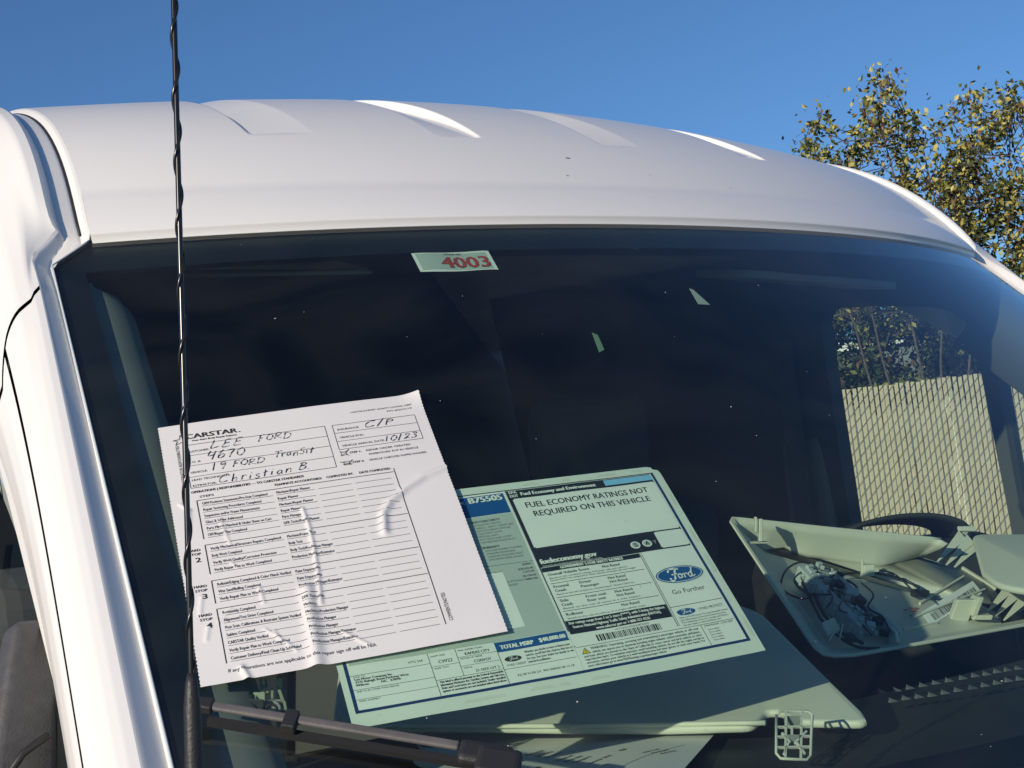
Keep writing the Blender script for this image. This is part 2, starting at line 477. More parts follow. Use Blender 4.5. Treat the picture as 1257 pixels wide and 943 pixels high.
# wheels
for sx in (-1, 1):
    for wy in (.45, 4.3):
        mb = MB(); V = []; F = []
        prof = [(.18, -.10), (.30, -.11), (.35, -.09), (.36, 0), (.35, .09), (.30, .11), (.18, .10)]
        for k in range(32):
            a = 2*math.pi*k/32
            for r_, w_ in prof: V.append((sx*.84+w_, wy+r_*math.cos(a), .36+r_*math.sin(a)))
            for j in range(6): q = k*7+j; q2 = ((k+1) % 32)*7+j; F.append((q, q+1, q2+1, q2))
        mb.add(V, F); w_o = mb.build('wheel', RUBBER, van, True)
        mb = MB(); mb.tube([(sx*.80, wy, .36), (sx*.93, wy, .36)], [.19, .17], 24); mb.build('rim', METAL, w_o)

# ---- interior
V, F = grid(40, 30, lambda u, v_: roof_ext((-1+2*u)*.64, .02+v_*.98)+Vector((0, .03, -.045)), flip=True)
obj('headliner', V, F, LINER, van, True)
slab('partition', [(-.84, 2.32, .55), (.84, 2.32, .55), (.78, 2.32, 2.0), (.58, 2.32, 2.27), (-.58, 2.32, 2.27), (-.78, 2.32, 2.0)], (0, -1, 0), .03, LINER, van)
# dashboard: top pad running back from the glass base
def dash(u, v_):
    x = (-1+2*u)*.80
    y0 = gy(x, 1.463)+.004; y1 = 1.0
    y = y0+(y1-y0)*v_
    z = 1.464+.014*sstep(0, .12, v_)+.010*math.sin(3.1*v_)-.25*sstep(.80, 1.0, v_)**2
    z -= .075*sstep(.50, .60, y)*sstep(-.30, -.16, x)
    return Vector((x, y, z))
V, F = grid(70, 50, dash); dsh = obj('dashboard', V, F, DASH, van, True)
V, F = grid(20, 8, lambda u, v_: Vector(((-1+2*u)*.80, 1.0-.25*v_, 1.245-.6*v_)), flip=True); obj('dash_front', V, F, DASH, van, True)
# louvres pressed in the dash near the driver
lv = None
rows = [[(1083, 851), (1101, 849), (1117, 846), (1133, 843), (1149, 840), (1165, 837), (1182, 834), (1197, 831), (1211, 829), (1224, 826), (1237, 824), (1250, 822)],
        [(1096, 862), (1112, 859), (1128, 857), (1144, 855), (1160, 852), (1176, 849), (1194, 846), (1209, 843), (1224, 840), (1238, 837), (1252, 835)]]
for rw in rows:
    for (px, py) in rw:
        p = onz(px, py, 1.4945)
        if lv is None:
            mb = MB(); mb.add([(-.0035, .0015, 0), (.004, .0015, 0), (.0045, -.0015, 0), (-.002, -.0015, 0), (-.0035, 0, .0045), (-.002, .001, .004)],
                              [(0, 1, 5), (1, 2, 4, 5), (2, 3, 4), (3, 0, 5, 4)])
            lv = mb.build('louvre', mat('louvre_grey', (.10, .105, .11), rough=.5), dsh); o = lv
        else:
            o = lv.copy(); COL.objects.link(o); o.parent = dsh
        o.location = p; o.rotation_euler = (0, 0, -.35)
# instrument hood
hc = at(1105, 648, 1.85)
def ih(u, v_):
    a = math.pi*u; R_ = .088
    return hc+Vector((math.cos(YAW), -math.sin(YAW), 0))*(-R_*math.cos(a)*(1+.0*v_))+Vector((0, 0, 1))*(R_*.42*math.sin(a)**.8*(1-.25*v_)-.02)+Vector((math.sin(YAW), math.cos(YAW), 0))*(.16*v_)
V, F = grid(30, 8, ih); o = obj('instrument_hood', V, F, DASH, van, True); s_ = o.modifiers.new('t', 'SOLIDIFY'); s_.thickness = .006
mb = MB(); mb.box(hc+Vector((.09, .13, -.14)), (.13, -.09, 0), (.05, .07, 0), (0, 0, .12)); bevel(mb.build('instrument_panel', DASH, van), .03)
# steering wheel
sw = hc+Vector((.22, .20, -.20)); swn = Vector((0, .82, .57)).normalized()
e1 = Vector((1, 0, 0)); e2 = swn.cross(e1).normalized()
mb = MB(); mb.tube([sw+.185*(math.cos(a)*e1+math.sin(a)*e2) for a in np.linspace(0, 2*math.pi, 40)], .015, 10, cap=False)
wh = mb.build('steering_wheel', BLACKP, van, True)
mb = MB(); mb.box(sw, e1*.16, e2*.03, swn*.02); mb.box(sw, e1*.07, e2*.07, swn*.03); bevel(mb.build('hub', BLACKP, wh), .015)
# seats
for sx in (-.42, .42):
    st = MB(); st.box((sx, 1.35, .95), (.24, 0, 0), (0, .26, 0), (0, 0, .09)); o = st.build('seat_cushion', SEAT, van); bevel(o, .06, 4)
    st = MB(); st.box((sx, 1.66, 1.33), (.23, 0, 0), (0, .065, .02), (0, -.09, .36)); o = st.build('seat_backrest', SEAT, van); bevel(o, .05, 4)
    st = MB(); st.box((sx, 1.60, 1.80), (.12, 0, 0), (0, .045, 0), (0, -.01, .09)); o = st.build('headrest', SEAT, van); bevel(o, .04, 4)
# sun visors
for a, b, th_ in (((286, 312), (500, 309), .005), ((962, 312), (1150, 330), .010)):
    p = onglass(*a)+Vector((0, .06, -.005)); q = onglass(*b)+Vector((0, .06, -.005)); dn = Vector((0, .10, .022))
    slab('sun_visor', rounded([p, q, q+dn, p+dn], .02), dn.cross(q-p)*(-1), th_, TRIMD, van, .002)
mat('door_trim', (.075, .078, .08), rough=.7, bump=.3, bscale=600)
# inner A-pillar trims
for sgn in (-1, 1):
    V = []; F = []
    zz = np.linspace(1.48, 1.953, 70)
    pf = [(.016, -.008), (.022, -.010), (.034, -.014), (.046, -.020), (.053, -.032), (.055, -.08), (.02, -.12)]
    for k, z in enumerate(zz):
        w = gw(z)
        cl = 1-sstep(1.90, 1.95, z)*.55
        wd = 1.12+.3*max(0, (1.72-z)/.25)
        for a, h in pf:
            rt_ = max(0, (z-1.925)/.028); aa = .016+(a-.016)*wd*(.12+.88*math.sqrt(max(0, 1-rt_*rt_)))+.012*rt_*rt_
            V.append(gp(sgn*(w-aa), z, h))
        if k:
            for j in range(len(pf)-1): a_ = (k-1)*len(pf)+j; t = (a_, a_+1, a_+1+len(pf), a_+len(pf)); F.append(t if sgn < 0 else t[::-1])
    obj('pillar_trim', V, F, mat('trim_pale', (.15, .16, .165), rough=.6) if sgn < 0 else MATS['door_trim'], van, True)

# doors: inner frame plate with window openings, panes
XD = .835
def yz(p): return (p.y, p.z)
TN = Vector((1, 0, .13)); TP = (XD, 0, 1.45)
main = [onplane(px, py, TP, TN) for px, py in [(1011, 378), (1100, 374), (1168, 377), (1190, 392), (1204, 408), (1212, 460), (1251, 660), (1262, 720), (1066, 720), (1054, 660)]]
quar = [onplane(px, py, TP, TN) for px, py in [(1227, 436), (1257, 462), (1300, 500), (1340, 560), (1330, 660), (1262, 640), (1248, 560)]]
mainr = rounded([Vector((p.y, p.z, 0)) for p in main], [.045, 0, .02, 0, .02, 0, 0, .03, .03, 0])
quarr = rounded([Vector((p.y, p.z, 0)) for p in quar], [.004, 0, 0, 0, .03, .02, 0])
mainr = [(p.x, p.y) for p in mainr]; quarr = [(p.x, p.y) for p in quarr]
outer = [(.32, .6), (2.30, .6), (2.30, 2.20), (1.35, 2.10), (1.02, 2.02), (.93, 1.95), (.45, 1.50)]
for sgn, nm in ((1, 'driver_door'), (-1, 'passenger_door')):
    if sgn > 0:
        holes = [mainr, quarr]; mp = lambda p: (XD-.13*(p[1]-1.45), p[0], p[1])
    else:
        holes = [[(.55, 1.44), (2.0, 1.44), (2.0, 1.93), (1.00, 1.93)]]; mp = lambda p: (-.818+.10*(p[1]-1.45), p[0], p[1])
        out2 = [(.50, .6), (2.30, .6), (2.30, 2.10), (1.12, 2.0), (.99, 1.965), (.50, 1.42)]
    d_ = plate_holes(nm, outer if sgn > 0 else out2, holes, mp, MATS['door_trim'] if sgn > 0 else WHITE, van, .03 if sgn > 0 else .012)
    for h in holes:
        pts = [Vector(mp(p)) for p in h]
        obj('window_pane', pts, [tuple(range(len(pts)))], SGLASS, d_)
# B-pillar and belt band on the driver side, roof side trim
slab('b_pillar_trim', [(XD-.03, 1.42, 1.2), (XD-.03, 1.55, 1.2), (XD-.07, 1.47, 2.06), (XD-.07, 1.38, 2.06)], (-1, 0, 0), .03, TRIMD, van, .01)
slab('seat_belt', [(XD-.055, 1.45, 1.25), (XD-.055, 1.495, 1.25), (XD-.09, 1.445, 1.95), (XD-.09, 1.40, 1.95)], (-1, 0, 0), .002, SEAT, van)

# black mirror base on the passenger door corner
ms = [at(20, 760, 1.18), at(3, 858, 1.16), at(-12, 960, 1.14), at(-12, 1010, 1.13), at(75, 1010, 1.15), at(75, 840, 1.18), at(60, 757, 1.20)]
nrm = (ms[1]-ms[0]).cross(ms[5]-ms[0]); nrm = nrm if nrm.y < 0 else -nrm
mr = slab('mirror_base', ms, nrm, .03, GREYPL, van, .008)
mb = MB(); mb.tube([at(8, 955, 1.135), at(28, 925, 1.138), at(60, 902, 1.142)], .003, 8); mb.build('mirror_seam', RUBBER, mr, True)

# ---- antenna
ab = at(235.5, 852, .580); at_ = at(213, -8, .635)
dirA = (at_-ab).normalized()
topd = (at_-ab).length*1.25; mast_top = ab+dirA*topd
antn = MB()
N = 60; pts = [ab+(mast_top-ab)*(i/N) for i in range(N+1)]
antn.tube(pts, .00118, 10)
ant_o = antn.build('antenna_mast', ANT, van, True)
hx = MB(); sx_ = dirA.cross(Vector((0, 1, 0))).normalized(); sy_ = dirA.cross(sx_)
L_ = topd; hp = []
for i in range(1300):
    s = L_*i/1299; a = 2*math.pi*s/.027+.6
    hp.append(ab+dirA*s+(math.cos(a)*sx_+math.sin(a)*sy_)*.00125)
hx.tube(hp, .00075, 6); hx.build('spiral_wrap', ANT, ant_o, True)
base_d = dirA
bmb = MB(); bb = [ab+base_d*.008, ab+base_d*.004, ab, ab-base_d*.005, ab-base_d*.04, ab-base_d*.14]
bmb.tube(bb, [.0015, .0024, .0028, .0033, .0035, .0040], 20); bmb.build('antenna_base', BLACKP, van, True)

# ---- wiper on the glass
def gl_off(px, py, h): p = onglass(px, py); return p+gn(p.x)*h
wA, wB = gl_off(262, 887, .016), gl_off(640, 950, .016)
wd = (wB-wA).normalized(); wn = gn(-.68); ws = wd.cross(wn).normalized()
if ws.z < 0: ws = -ws
wn = wd.cross(ws).normalized(); wn = wn if wn.dot(gn(-.68)) > 0 else -wn
Lw = (wB-wA).length
wp = MB()
def seg(mb, s0, s1, a0, a1, n0, n1, off=0):
    mb.box(wA+wd*(s0+s1)/2*Lw+ws*((a0+a1)/2)+wn*((n0+n1)/2), wd*(s1-s0)/2*Lw, ws*(a1-a0)/2, wn*(n1-n0)/2)
wpr = MB(); seg(wpr, -.0, .80, -.0030, .0036, .000, .004); o = wpr.build('wiper_blade', ARM, van); bevel(o, .0018, 3)
x_ = MB(); seg(x_, -.06, .012, -.0045, .0050, -.002, .005); bevel(x_.build('end_cap', BLACKP, o), .0015)
for s in (.265,):
    x_ = MB(); seg(x_, s-.022, s+.022, -.0085, .0058, -.003, .0055); bevel(x_.build('clip', BLACKP, o), .001)
x_ = MB(); seg(x_, .0, .95, -.0085, -.0032, -.009, -.004); x_.build('squeegee', RUBBER, o)
x_ = MB(); seg(x_, .80, .97, -.012, .0052, -.004, .006); seg(x_, .86, 1.00, -.022, .0010, -.001, .009); bevel(x_.build('arm_joint', BLACKP, van), .004, 3)
x_ = MB(); x_.box(wA+wd*1.30*Lw-ws*.045+wn*.008, (wd*.33*Lw-ws*.022), ws*.008, wn*.004); bevel(x_.build('wiper_arm', BLACKP, van), .003)

# =================================================================== printing on sheets
def text_geo(s, size, cache={}):
    key = s
    if key not in cache:
        cu = bpy.data.curves.new('t', 'FONT'); cu.body = s; cu.size = 1.0; cu.resolution_u = 2
        to = bpy.data.objects.new('t', cu); COL.objects.link(to)
        bpy.context.view_layer.update()
        me = to.evaluated_get(bpy.context.evaluated_depsgraph_get()).to_mesh()
        v = [(p.co.x, p.co.y) for p in me.vertices]; f = [tuple(q.vertices) for q in me.polygons]
        to.to_mesh_clear() if hasattr(to, 'to_mesh_clear') else None
        bpy.data.objects.remove(to); bpy.data.curves.remove(cu)
        cache[key] = (v, f)
    return cache[key]

class Sheet:
    """print laid on a sheet: (u,v) in mm from its top left corner, S(u,v,h) the 3-D point"""
    def __init__(s, S): s.S = S; s.lay = {}
    def L(s, m): return s.lay.setdefault(m.name, (m, MB()))[1]
    def text(s, t, u, v, cap, m=INK, wid=None, bold=0.0, h=.00035, rot=0, cond=1.0):
        vv, ff = text_geo(t, 1)
        if not vv: return
        k = cap/.70                                     # cap height of the built-in font is about .7
        w0 = max(p[0] for p in vv); sx = (wid/(w0)) if wid else k*cond
        c, s_ = math.cos(rot), math.sin(rot)
        for o in ([0] if not bold else [-bold, 0, bold]):
            P = []
            for x, y in vv:
                a, b = x*sx+o, -y*k
                P.append(s.S(u+a*c-b*s_, v+a*s_+b*c, h+o*.00003))
            s.L(m).add(P, ff)
    def rect(s, u0, v0, u1, v1, m, h=.0002, st=8.0):
        nu = max(2, int(abs(u1-u0)/st)+2); nv = max(2, int(abs(v1-v0)/st)+2)
        V, F = grid(nu, nv, lambda a, b: s.S(u0+(u1-u0)*a, v0+(v1-v0)*b, h)); s.L(m).add(V, F)
    def line(s, u0, v0, u1, v1, w=.35, m=INK, h=.0003):
        n = max(2, int(math.hypot(u1-u0, v1-v0)/4)+2); d = math.hypot(u1-u0, v1-v0); nx, ny = -(v1-v0)/d*w/2, (u1-u0)/d*w/2
        V = []; F = []
        for i in range(n):
            t = i/(n-1); u, v = u0+(u1-u0)*t, v0+(v1-v0)*t
            V += [s.S(u+nx, v+ny, h), s.S(u-nx, v-ny, h)]
            if i: a = 2*(i-1); F.append((a, a+2, a+3, a+1))
        s.L(m).add(V, F)
    def box(s, u0, v0, u1, v1, w=.35, m=INK):
        s.line(u0, v0, u1, v0, w, m); s.line(u0, v1, u1, v1, w, m); s.line(u0, v0, u0, v1, w, m); s.line(u1, v0, u1, v1, w, m)
    def stroke(s, pts, w, m=PEN, h=.0005):
        # smooth the polyline
        P = [Vector((a, b)) for a, b in pts]
        if len(P) > 2:
            Q = []
            for i in range(len(P)-1):
                p0 = P[max(i-1, 0)]; p1 = P[i]; p2 = P[i+1]; p3 = P[min(i+2, len(P)-1)]
                for k in range(5):
                    t = k/5; Q.append(.5*((2*p1)+(-p0+p2)*t+(2*p0-5*p1+4*p2-p3)*t*t+(-p0+3*p1-3*p2+p3)*t**3))
            Q.append(P[-1]); P = Q
        V = []; F = []
        for i, p in enumerate(P):
            d = (P[min(i+1, len(P)-1)]-P[max(i-1, 0)])
            d = d.normalized() if d.length > 1e-9 else Vector((1, 0)); nn = Vector((-d.y, d.x))*w/2*(.8+.35*math.sin(i*.9))
            V += [s.S(p.x+nn.x, p.y+nn.y, h), s.S(p.x-nn.x, p.y-nn.y, h)]
            if i: a = 2*(i-1); F.append((a, a+2, a+3, a+1))
        s.L(m).add(V, F)
    def poly(s, pts, m, h=.0003):
        s.L(m).add([s.S(a, b, h) for a, b in pts], [tuple(range(len(pts)))])
    def ellipse(s, u, v, a, b, m, h): s.poly([(u+a*math.cos(k*math.pi/20), v+b*math.sin(k*math.pi/20)) for k in range(40)], m, h)
    def finish(s, parent, names=None):
        for k, (m, mb) in s.lay.items(): mb.build((names or {}).get(k, 'print'), m, parent)['kind'] = 'stuff'

GLY = {
 'L': (.6, [[(.15, 0), (.05, .5), (0, 1), (.35, .95), (.6, .85)]]),
 'E': (.62, [[(.5, .02), (.15, .05), (.1, .5), (.02, .98), (.55, .92)], [(.1, .5), (.45, .45)]]),
 'F': (.6, [[(.12, 0), (.08, .5), (.02, 1)], [(.05, .1), (.35, .02), (.6, .03)], [(.08, .5), (.4, .42)]]),
 'O': (.7, [[(.35, .1), (.08, .35), (.08, .8), (.35, .98), (.62, .7), (.6, .3), (.35, .1)]]),
 'R': (.65, [[(.1, .1), (.06, .6), (.02, 1)], [(.05, .15), (.4, .05), (.55, .25), (.35, .5), (.1, .55), (.4, .8), (.7, .98)]]),
 'D': (.75, [[(.12, .08), (.1, .55), (.08, .98)], [(0, .1), (.4, .08), (.7, .4), (.55, .85), (.08, .98)]]),
 '4': (.6, [[(.12, 0), (.04, .55), (.5, .5)], [(.5, .05), (.42, 1.05)]]),
 '6': (.55, [[(.3, 0), (.08, .5), (.1, .95), (.4, .95), (.5, .65), (.3, .55), (.1, .75)]]),
 '7': (.5, [[(0, .1), (.5, .03), (.3, .5), (.2, 1)]]),
 '0': (.6, [[(.35, .05), (.08, .3), (.08, .8), (.3, .98), (.55, .7), (.55, .3), (.35, .05)]]),
 '1': (.2, [[(.1, 0), (.05, 1)]]),
 '9': (.5, [[(.45, .25), (.25, .08), (.05, .3), (.2, .5), (.45, .3), (.45, .6), (.35, 1.05)]]),
 'T': (.6, [[(0, .08), (.35, .03), (.65, 0)], [(.32, .05), (.28, .5), (.25, 1)]]),
 'r': (.35, [[(.05, .45), (.05, 1)], [(.05, .65), (.2, .48), (.38, .5)]]),
 'a': (.5, [[(.4, .5), (.15, .48), (.03, .8), (.15, 1), (.38, .75), (.4, .5), (.42, .9), (.52, .98)]]),
 'n': (.5, [[(.05, .48), (.03, 1)], [(.04, .7), (.22, .48), (.38, .55), (.4, 1)]]),
 's': (.4, [[(.38, .48), (.12, .48), (.1, .68), (.35, .8), (.28, 1), (.02, .98)]]),
 'S': (.5, [[(.45, .1), (.15, .1), (.1, .42), (.4, .6), (.35, .98), (0, .95)]]),
 'i': (.2, [[(.1, .5), (.08, 1)], [(.12, .22), (.14, .27)]]),
 't': (.4, [[(.22, .05), (.15, .98)], [(0, .42), (.4, .32)]]),
 'C': (.75, [[(.7, .05), (.35, .05), (.05, .45), (.1, .95), (.45, 1.0), (.7, .9)]]),
 'h': (.5, [[(.12, 0), (.05, 1)], [(.06, .7), (.25, .5), (.38, .6), (.38, 1)]]),
 'B': (.6, [[(0, .1), (.45, .02), (.55, .22), (.25, .45), (.6, .6), (.5, .95), (.05, 1), (.1, .6), (.2, .1)]]),
 '.': (.15, [[(.05, .93), (.08, 1)]]),
 '/': (.35, [[(.3, -.1), (.02, 1.15)]]),
 '2': (.55, [[(.05, .25), (.25, .05), (.48, .2), (.35, .6), (0, .98), (.3, .85), (.55, .95)]]),
 '3': (.5, [[(.05, .1), (.35, .02), (.45, .22), (.2, .45), (.48, .6), (.35, .95), (0, .98)]]),
 'P': (.55, [[(.1, .1), (.08, 1)], [(.08, .1), (.45, .05), (.5, .35), (.1, .5)]]),
 ' ': (.5, [])}
def hand(sh, t, u, v, hgt, w, wid=1.0, sp=.18, jit=.05, slope=0.0):
    rnd = random.Random(len(t)*7+int(u)); x = u
    for ch in t:
        aw, st = GLY[ch]
        dy = rnd.uniform(-jit, jit)*hgt*2; sk = rnd.uniform(-.04, .04)
        for s in st:
            sh.stroke([(x+(a*(1+sk)+(1-b)*(.26+sk*1.5))*hgt*wid+rnd.uniform(-.02, .02)*hgt, v-hgt+b*hgt+dy+rnd.uniform(-.025, .025)*hgt) for a, b in s], w*rnd.uniform(.85, 1.2))
        x += (aw+sp)*hgt*wid
    return x

# ---- 1. white repair form, taped on the outside of the glass
C1 = [(-.6973, 1.7859), (-.4903, 1.7949), (-.5532, 1.5977), (-.7541, 1.5881)]
CREASE = [  # polyline, half width mm, height mm
 ([(218, 98), (196, 105), (178, 115.6), (162, 128), (154, 140), (150.5, 160)], 3.6, 2.6),
 ([(94, 120), (95.5, 140), (95, 165), (93.5, 190), (90.3, 222)], 1.5, 1.5),
 ([(83, 206), (81.5, 225), (80, 250), (77, 285)], 5.6, 2.9),
 ([(50, 196), (51, 212)], 1.2, 1.0), ([(33, 118), (34, 133), (36, 146)], 1.0, .9), ([(33, 164), (38, 172)], .9, .7),
 ([(10, 196), (7, 212)], 1.3, 1.0), ([(11, 225), (8, 238)], 1.3, 1.0), ([(28, 212), (19, 222)], .9, .8), ([(48, 237), (60, 252), (66, 262)], 1.1, 1.0),
 ([(100, 252), (116, 268)], 1.2, 1.0), ([(28, 268), (32, 283)], 2.4, 2.0), ([(6, 95), (12, 104)], 1.2, 1.2), ([(12, 103), (10, 120)], 1.2, 1.1), ([(54, 240), (56, 246)], 1, 1)]
def seg_d(px, py, a, b):
    ax, ay = a; bx, by = b; dx, dy = bx-ax, by-ay; t = ((px-ax)*dx+(py-ay)*dy)/(dx*dx+dy*dy)
    t = max(0, min(1, t)); return math.hypot(px-ax-t*dx, py-ay-t*dy)
def crease_h(u, v):
    h = 0
    for P, w, hh in CREASE:
        if u < min(p[0] for p in P)-3*w or u > max(p[0] for p in P)+3*w or v < min(p[1] for p in P)-3*w or v > max(p[1] for p in P)+3*w: continue
        d = min(seg_d(u, v, P[i], P[i+1]) for i in range(len(P)-1))
        h += hh*math.exp(-(d/w)**2*1.2)
    # lifting corner and gentle cockle
    e = max(0, (u-196)/20)*max(0, (28-v)/28); h += 4*e*e
    h += .35*noise.noise(Vector((u/38, v/45, 1.3)))+.25
    return h*.001
def bil(c, a, b): return ((1-a)*(1-b)*c[0][0]+a*(1-b)*c[1][0]+a*b*c[2][0]+(1-a)*b*c[3][0], (1-a)*(1-b)*c[0][1]+a*(1-b)*c[1][1]+a*b*c[2][1]+(1-a)*b*c[3][1])
def S1f(u, v, h=0.0):
    x, z = bil(C1, u/216, v/279)
    return gp(x, z, .0020+crease_h(u, v)+h)
form = thing('repair_form', 'creased white repair checklist with handwriting, on the outside of the windshield behind the antenna', 'paper', S1f(108, 279))
nu_, nv_ = 170, 215
def s1g(a, b):
    u = a*216; v = b*279
    if a == 0: u -= .9*abs(math.sin(v*math.pi/3.6))
    if a == 1: u += .9*abs(math.sin(v*math.pi/3.6))
    if b == 0: v += -1.2*math.sin(a*3.1)
    return S1f(u, v)
V, F = grid(nu_, nv_, s1g); obj('sheet', V, F, PAPER, form, True)
sh = Sheet(S1f)
# letterhead
sh.stroke([(9, 19.5), (13.0, 18.8)], .45, INK); star = [(9.0, 19.0), (14.2, 18.2), (15.0, 13.2), (17, 17.6), (21.5, 17.4), (18, 20.5), (19.2, 25), (15, 22.3), (10.5, 25), (12.3, 20.6)]
for i in range(10): sh.line(*star[i], *star[(i+1) % 10], .55, INK)
sh.text('CARSTAR', 18.2, 19.4, 5.6, INK, wid=41, bold=.35); sh.text('.', 60, 19.4, 5.6, INK, bold=.3)
sh.text('Your Auto Body Repair Experts', 23, 23.0, 1.8, INK, wid=35, bold=.12)
sh.text('CARSTAR JOURNEY: QUALITY CONTROL SHEET', 153, 14.9, 1.9, INK, wid=54)
sh.text('P/N #QCS119', 184, 19.3, 1.9, INK, wid=22)
# left box
sh.box(16, 27, 128.8, 79.0, .4)
for v in (40, 52.5, 66): sh.line(16, v, 128.8, v, .35)
sh.line(16, 79, 128.8, 79, .4)
for t, v in (('CUSTOMER:', 36.5), ('R.O. #:', 49.3), ('VEHICLE:', 62), ('LEAD TECHNICIAN:', 71.0), ('ESTIMATOR:', 77.8)): sh.text(t, 17.5, v, 2.3, INK, cond=1.0)
hand(sh, 'LEE', 36, 36.0, 9.4, .6, 1.1, .24); hand(sh, 'FORD', 73.5, 35.0, 8.0, .6, 1.0, .16)
hand(sh, '4670', 31, 48.5, 9.6, .62, 1.1, .18)
hand(sh, '19', 34, 62.0, 8.8, .6, 1.0, .35); hand(sh, 'FORD', 50, 61.0, 7.4, .6, 1.05, .12); hand(sh, 'TranSit', 82.5, 57.5, 7.4, .58, 1.08, .14)
hand(sh, 'Christian', 37, 77.6, 8.6, .6, 1.05, .3); hand(sh, 'B.', 99, 76.5, 7.6, .6, 1.1, .2)
# right box
sh.box(135, 27.5, 206.4, 58.8, .4); sh.line(135, 38, 206.4, 38, .35); sh.line(135, 48.5, 206.4, 48.5, .35)
for t, v in (('INSURANCE:', 35), ('VEHICLE ECD:', 45.3), ('VEHICLE ARRIVAL DATE:', 55.8)): sh.text(t, 138, v, 2.3, INK, cond=1.0)
hand(sh, 'C/P', 161, 35.5, 7.2, .65, 1.6, .2); hand(sh, '10/23', 174.5, 56.5, 6.6, .65, 1.25, .25)
sh.box(135.5, 62, 140, 66.2, .4); sh.box(135.5, 74, 140, 78.2, .4)
sh.stroke([(134.5, 60.8), (138, 64), (141.5, 67.5)], .55); sh.stroke([(142.5, 60), (138, 64.5), (135, 67)], .55)
sh.stroke([(132.5, 74), (137, 75.5), (141, 79)], .55); sh.stroke([(143, 73), (139, 76.5), (134.5, 77.5), (142, 77)], .55)
sh.text('STEP 1:', 142.5, 65.2, 2.2, INK, cond=1.0, bold=.1); sh.text('REPAIR ORDER CREATED', 156, 65.2, 2.2, INK, wid=38)
sh.text('PAPERWORK PUT IN VEHICLE', 157.5, 70.2, 2.2, INK, wid=42)
sh.text('STEP 2:', 142.5, 77.2, 2.2, INK, cond=1.0, bold=.1); sh.text('VEHICLE CHECKED IN/PRE-WASHED', 156, 77.2, 2.2, INK, wid=49)
sh.text('OPERATIONS | RESPONSIBILITIES — TO CARSTAR STANDARDS', 15.5, 85.2, 2.6, INK, wid=86, bold=.12)
sh.text('STEPS', 21, 91.2, 2.3, INK, wid=10.5, bold=.08); sh.text('TEAMMATE ACCOUNTABLE:', 77.5, 90.6, 2.5, INK, wid=37.5, bold=.1)
sh.text('COMPLETED BY:', 118.5, 90.6, 2.5, INK, wid=21.5, bold=.1); sh.text('DATE COMPLETED:', 145, 90.8, 2.5, INK, wid=26, bold=.1)
sh.text('CSR / ESTIMATOR RESPONSIBILITIES', 12.5, 80, 2.4, INK, wid=54, rot=-math.pi/2)
blocks = [(94.0, 137.2, None, [('OEM Positions Statements/Pre-Scan Completed', 'Mechanic/Repair Planner'), ('Repair Sectioning Procedures Completed', 'Repair Planner'), ('Suspension and/or Frame Measurements', 'Mechanic/Repair Planner'), ('Glass & Sublet Addressed', 'Repair Planner'), ('Parts Mirror Matched & Under Sheet on Cart', 'Parts Manager'), ('OFF/Repair Plan Completed', 'DFR Techs/Repair Planner')]),
 (143.8, 174.8, '2', [('Verify Mechanical/Structure Repairs Completed', 'Mechanic/Frame Tech'), ('Body Work Completed', 'Body Tech'), ('Verify Weld Quality/Corrosion Protection', 'Body Tech/Production Manager'), ('Verify Repair Plan to Work Completed', 'Production Manager/Estimator')]),
 (181.6, 204.6, '3', [('Refinish/Edging Completed & Color Match Verified', 'Paint Department'), ('Wet Sand/Buffing Completed', 'Paint Department'), ('Verify Repair Plan to Work Completed', 'Production Manager/Estimator')]),
 (210.2, 262.0, '4', [('Reassembly Completed', 'DFR Technician'), ('Alignment/Test Drive Completed', 'Mechanic'), ('Post Scan, Calibrations & Restraint System Verified', 'Mechanic/Production Manager'), ('Sublets Completed', 'Production Manager'), ('CARSTAR Quality Verified', 'Production Manager'), ('Verify Repair Plan to Work Completed', 'Production Manager/Estimator'), ('Customer Delivery/Final Clean-Up Scheduled', 'Production Manager/Estimator')])]
for v0, v1, num, rowsx in blocks:
    sh.line(18.5, v0, 172.6, v0, .55); sh.line(18.5, v0, 18.5, v1, .7)
    k = len(rowsx); stp = (v1-v0-1.0)/k
    if num:
        sh.text('HARD', 5.6, v0+5.2, 2.5, INK, wid=9, bold=.1); sh.text('STOP', 6.0, v0+9.4, 2.5, INK, wid=8.6, bold=.1); sh.text(num, 10, v0+16.8, 5.0, INK, wid=3.8, bold=.2)
    for i, (a_, b__) in enumerate(rowsx):
        v = v0+stp*(i+1)
        sh.line(21.5, v, 75, v, .3); sh.line(77.5, v, 107, v, .3); sh.line(110, v, 136.5, v, .3); sh.line(139.5, v, 169.5, v, .3)
        sh.text(a_, 21.8, v-1.5, 2.9, INK, wid=min(52.5, len(a_)*1.14), bold=.03); sh.text(b__, 77.7, v-1.5, 2.9, INK, wid=len(b__)*1.14, bold=.03)
sh.line(173.6, 90, 173.6, 262, .6)
sh.text('COMMENTS/NOTES:', 180.0, 259.5, 3.0, INK, wid=28, rot=-math.pi/2)
sh.text('If any operations are not applicable to this repair sign off will be N/A', 18.5, 270.5, 3.1, INK, wid=102)
sh.finish(form, {'ink_pen': 'handwriting', 'ink_black': 'printed_form'})
adopt(form)

# ---- 2. window price sticker on the inside
C2 = [(-.6363, 1.7085), (-.3386, 1.7121), (-.3833, 1.5636), (-.681, 1.5536)]
def S2f(u, v, h=0.0):
    x, z = bil(C2, u/308, v/212)
    return gp(x, z, -.0026+h*.6+.00025*math.sin(u*.09)*math.sin(v*.05))
stk = thing('price_sticker', 'large price sticker with blue bands and oval logo, inside the glass beside the repair form', 'sticker', S2f(154, 212))
V, F = grid(60, 44, lambda a, b: S2f(a*308+(0 if 0 < b < 1 else 0), b*212))
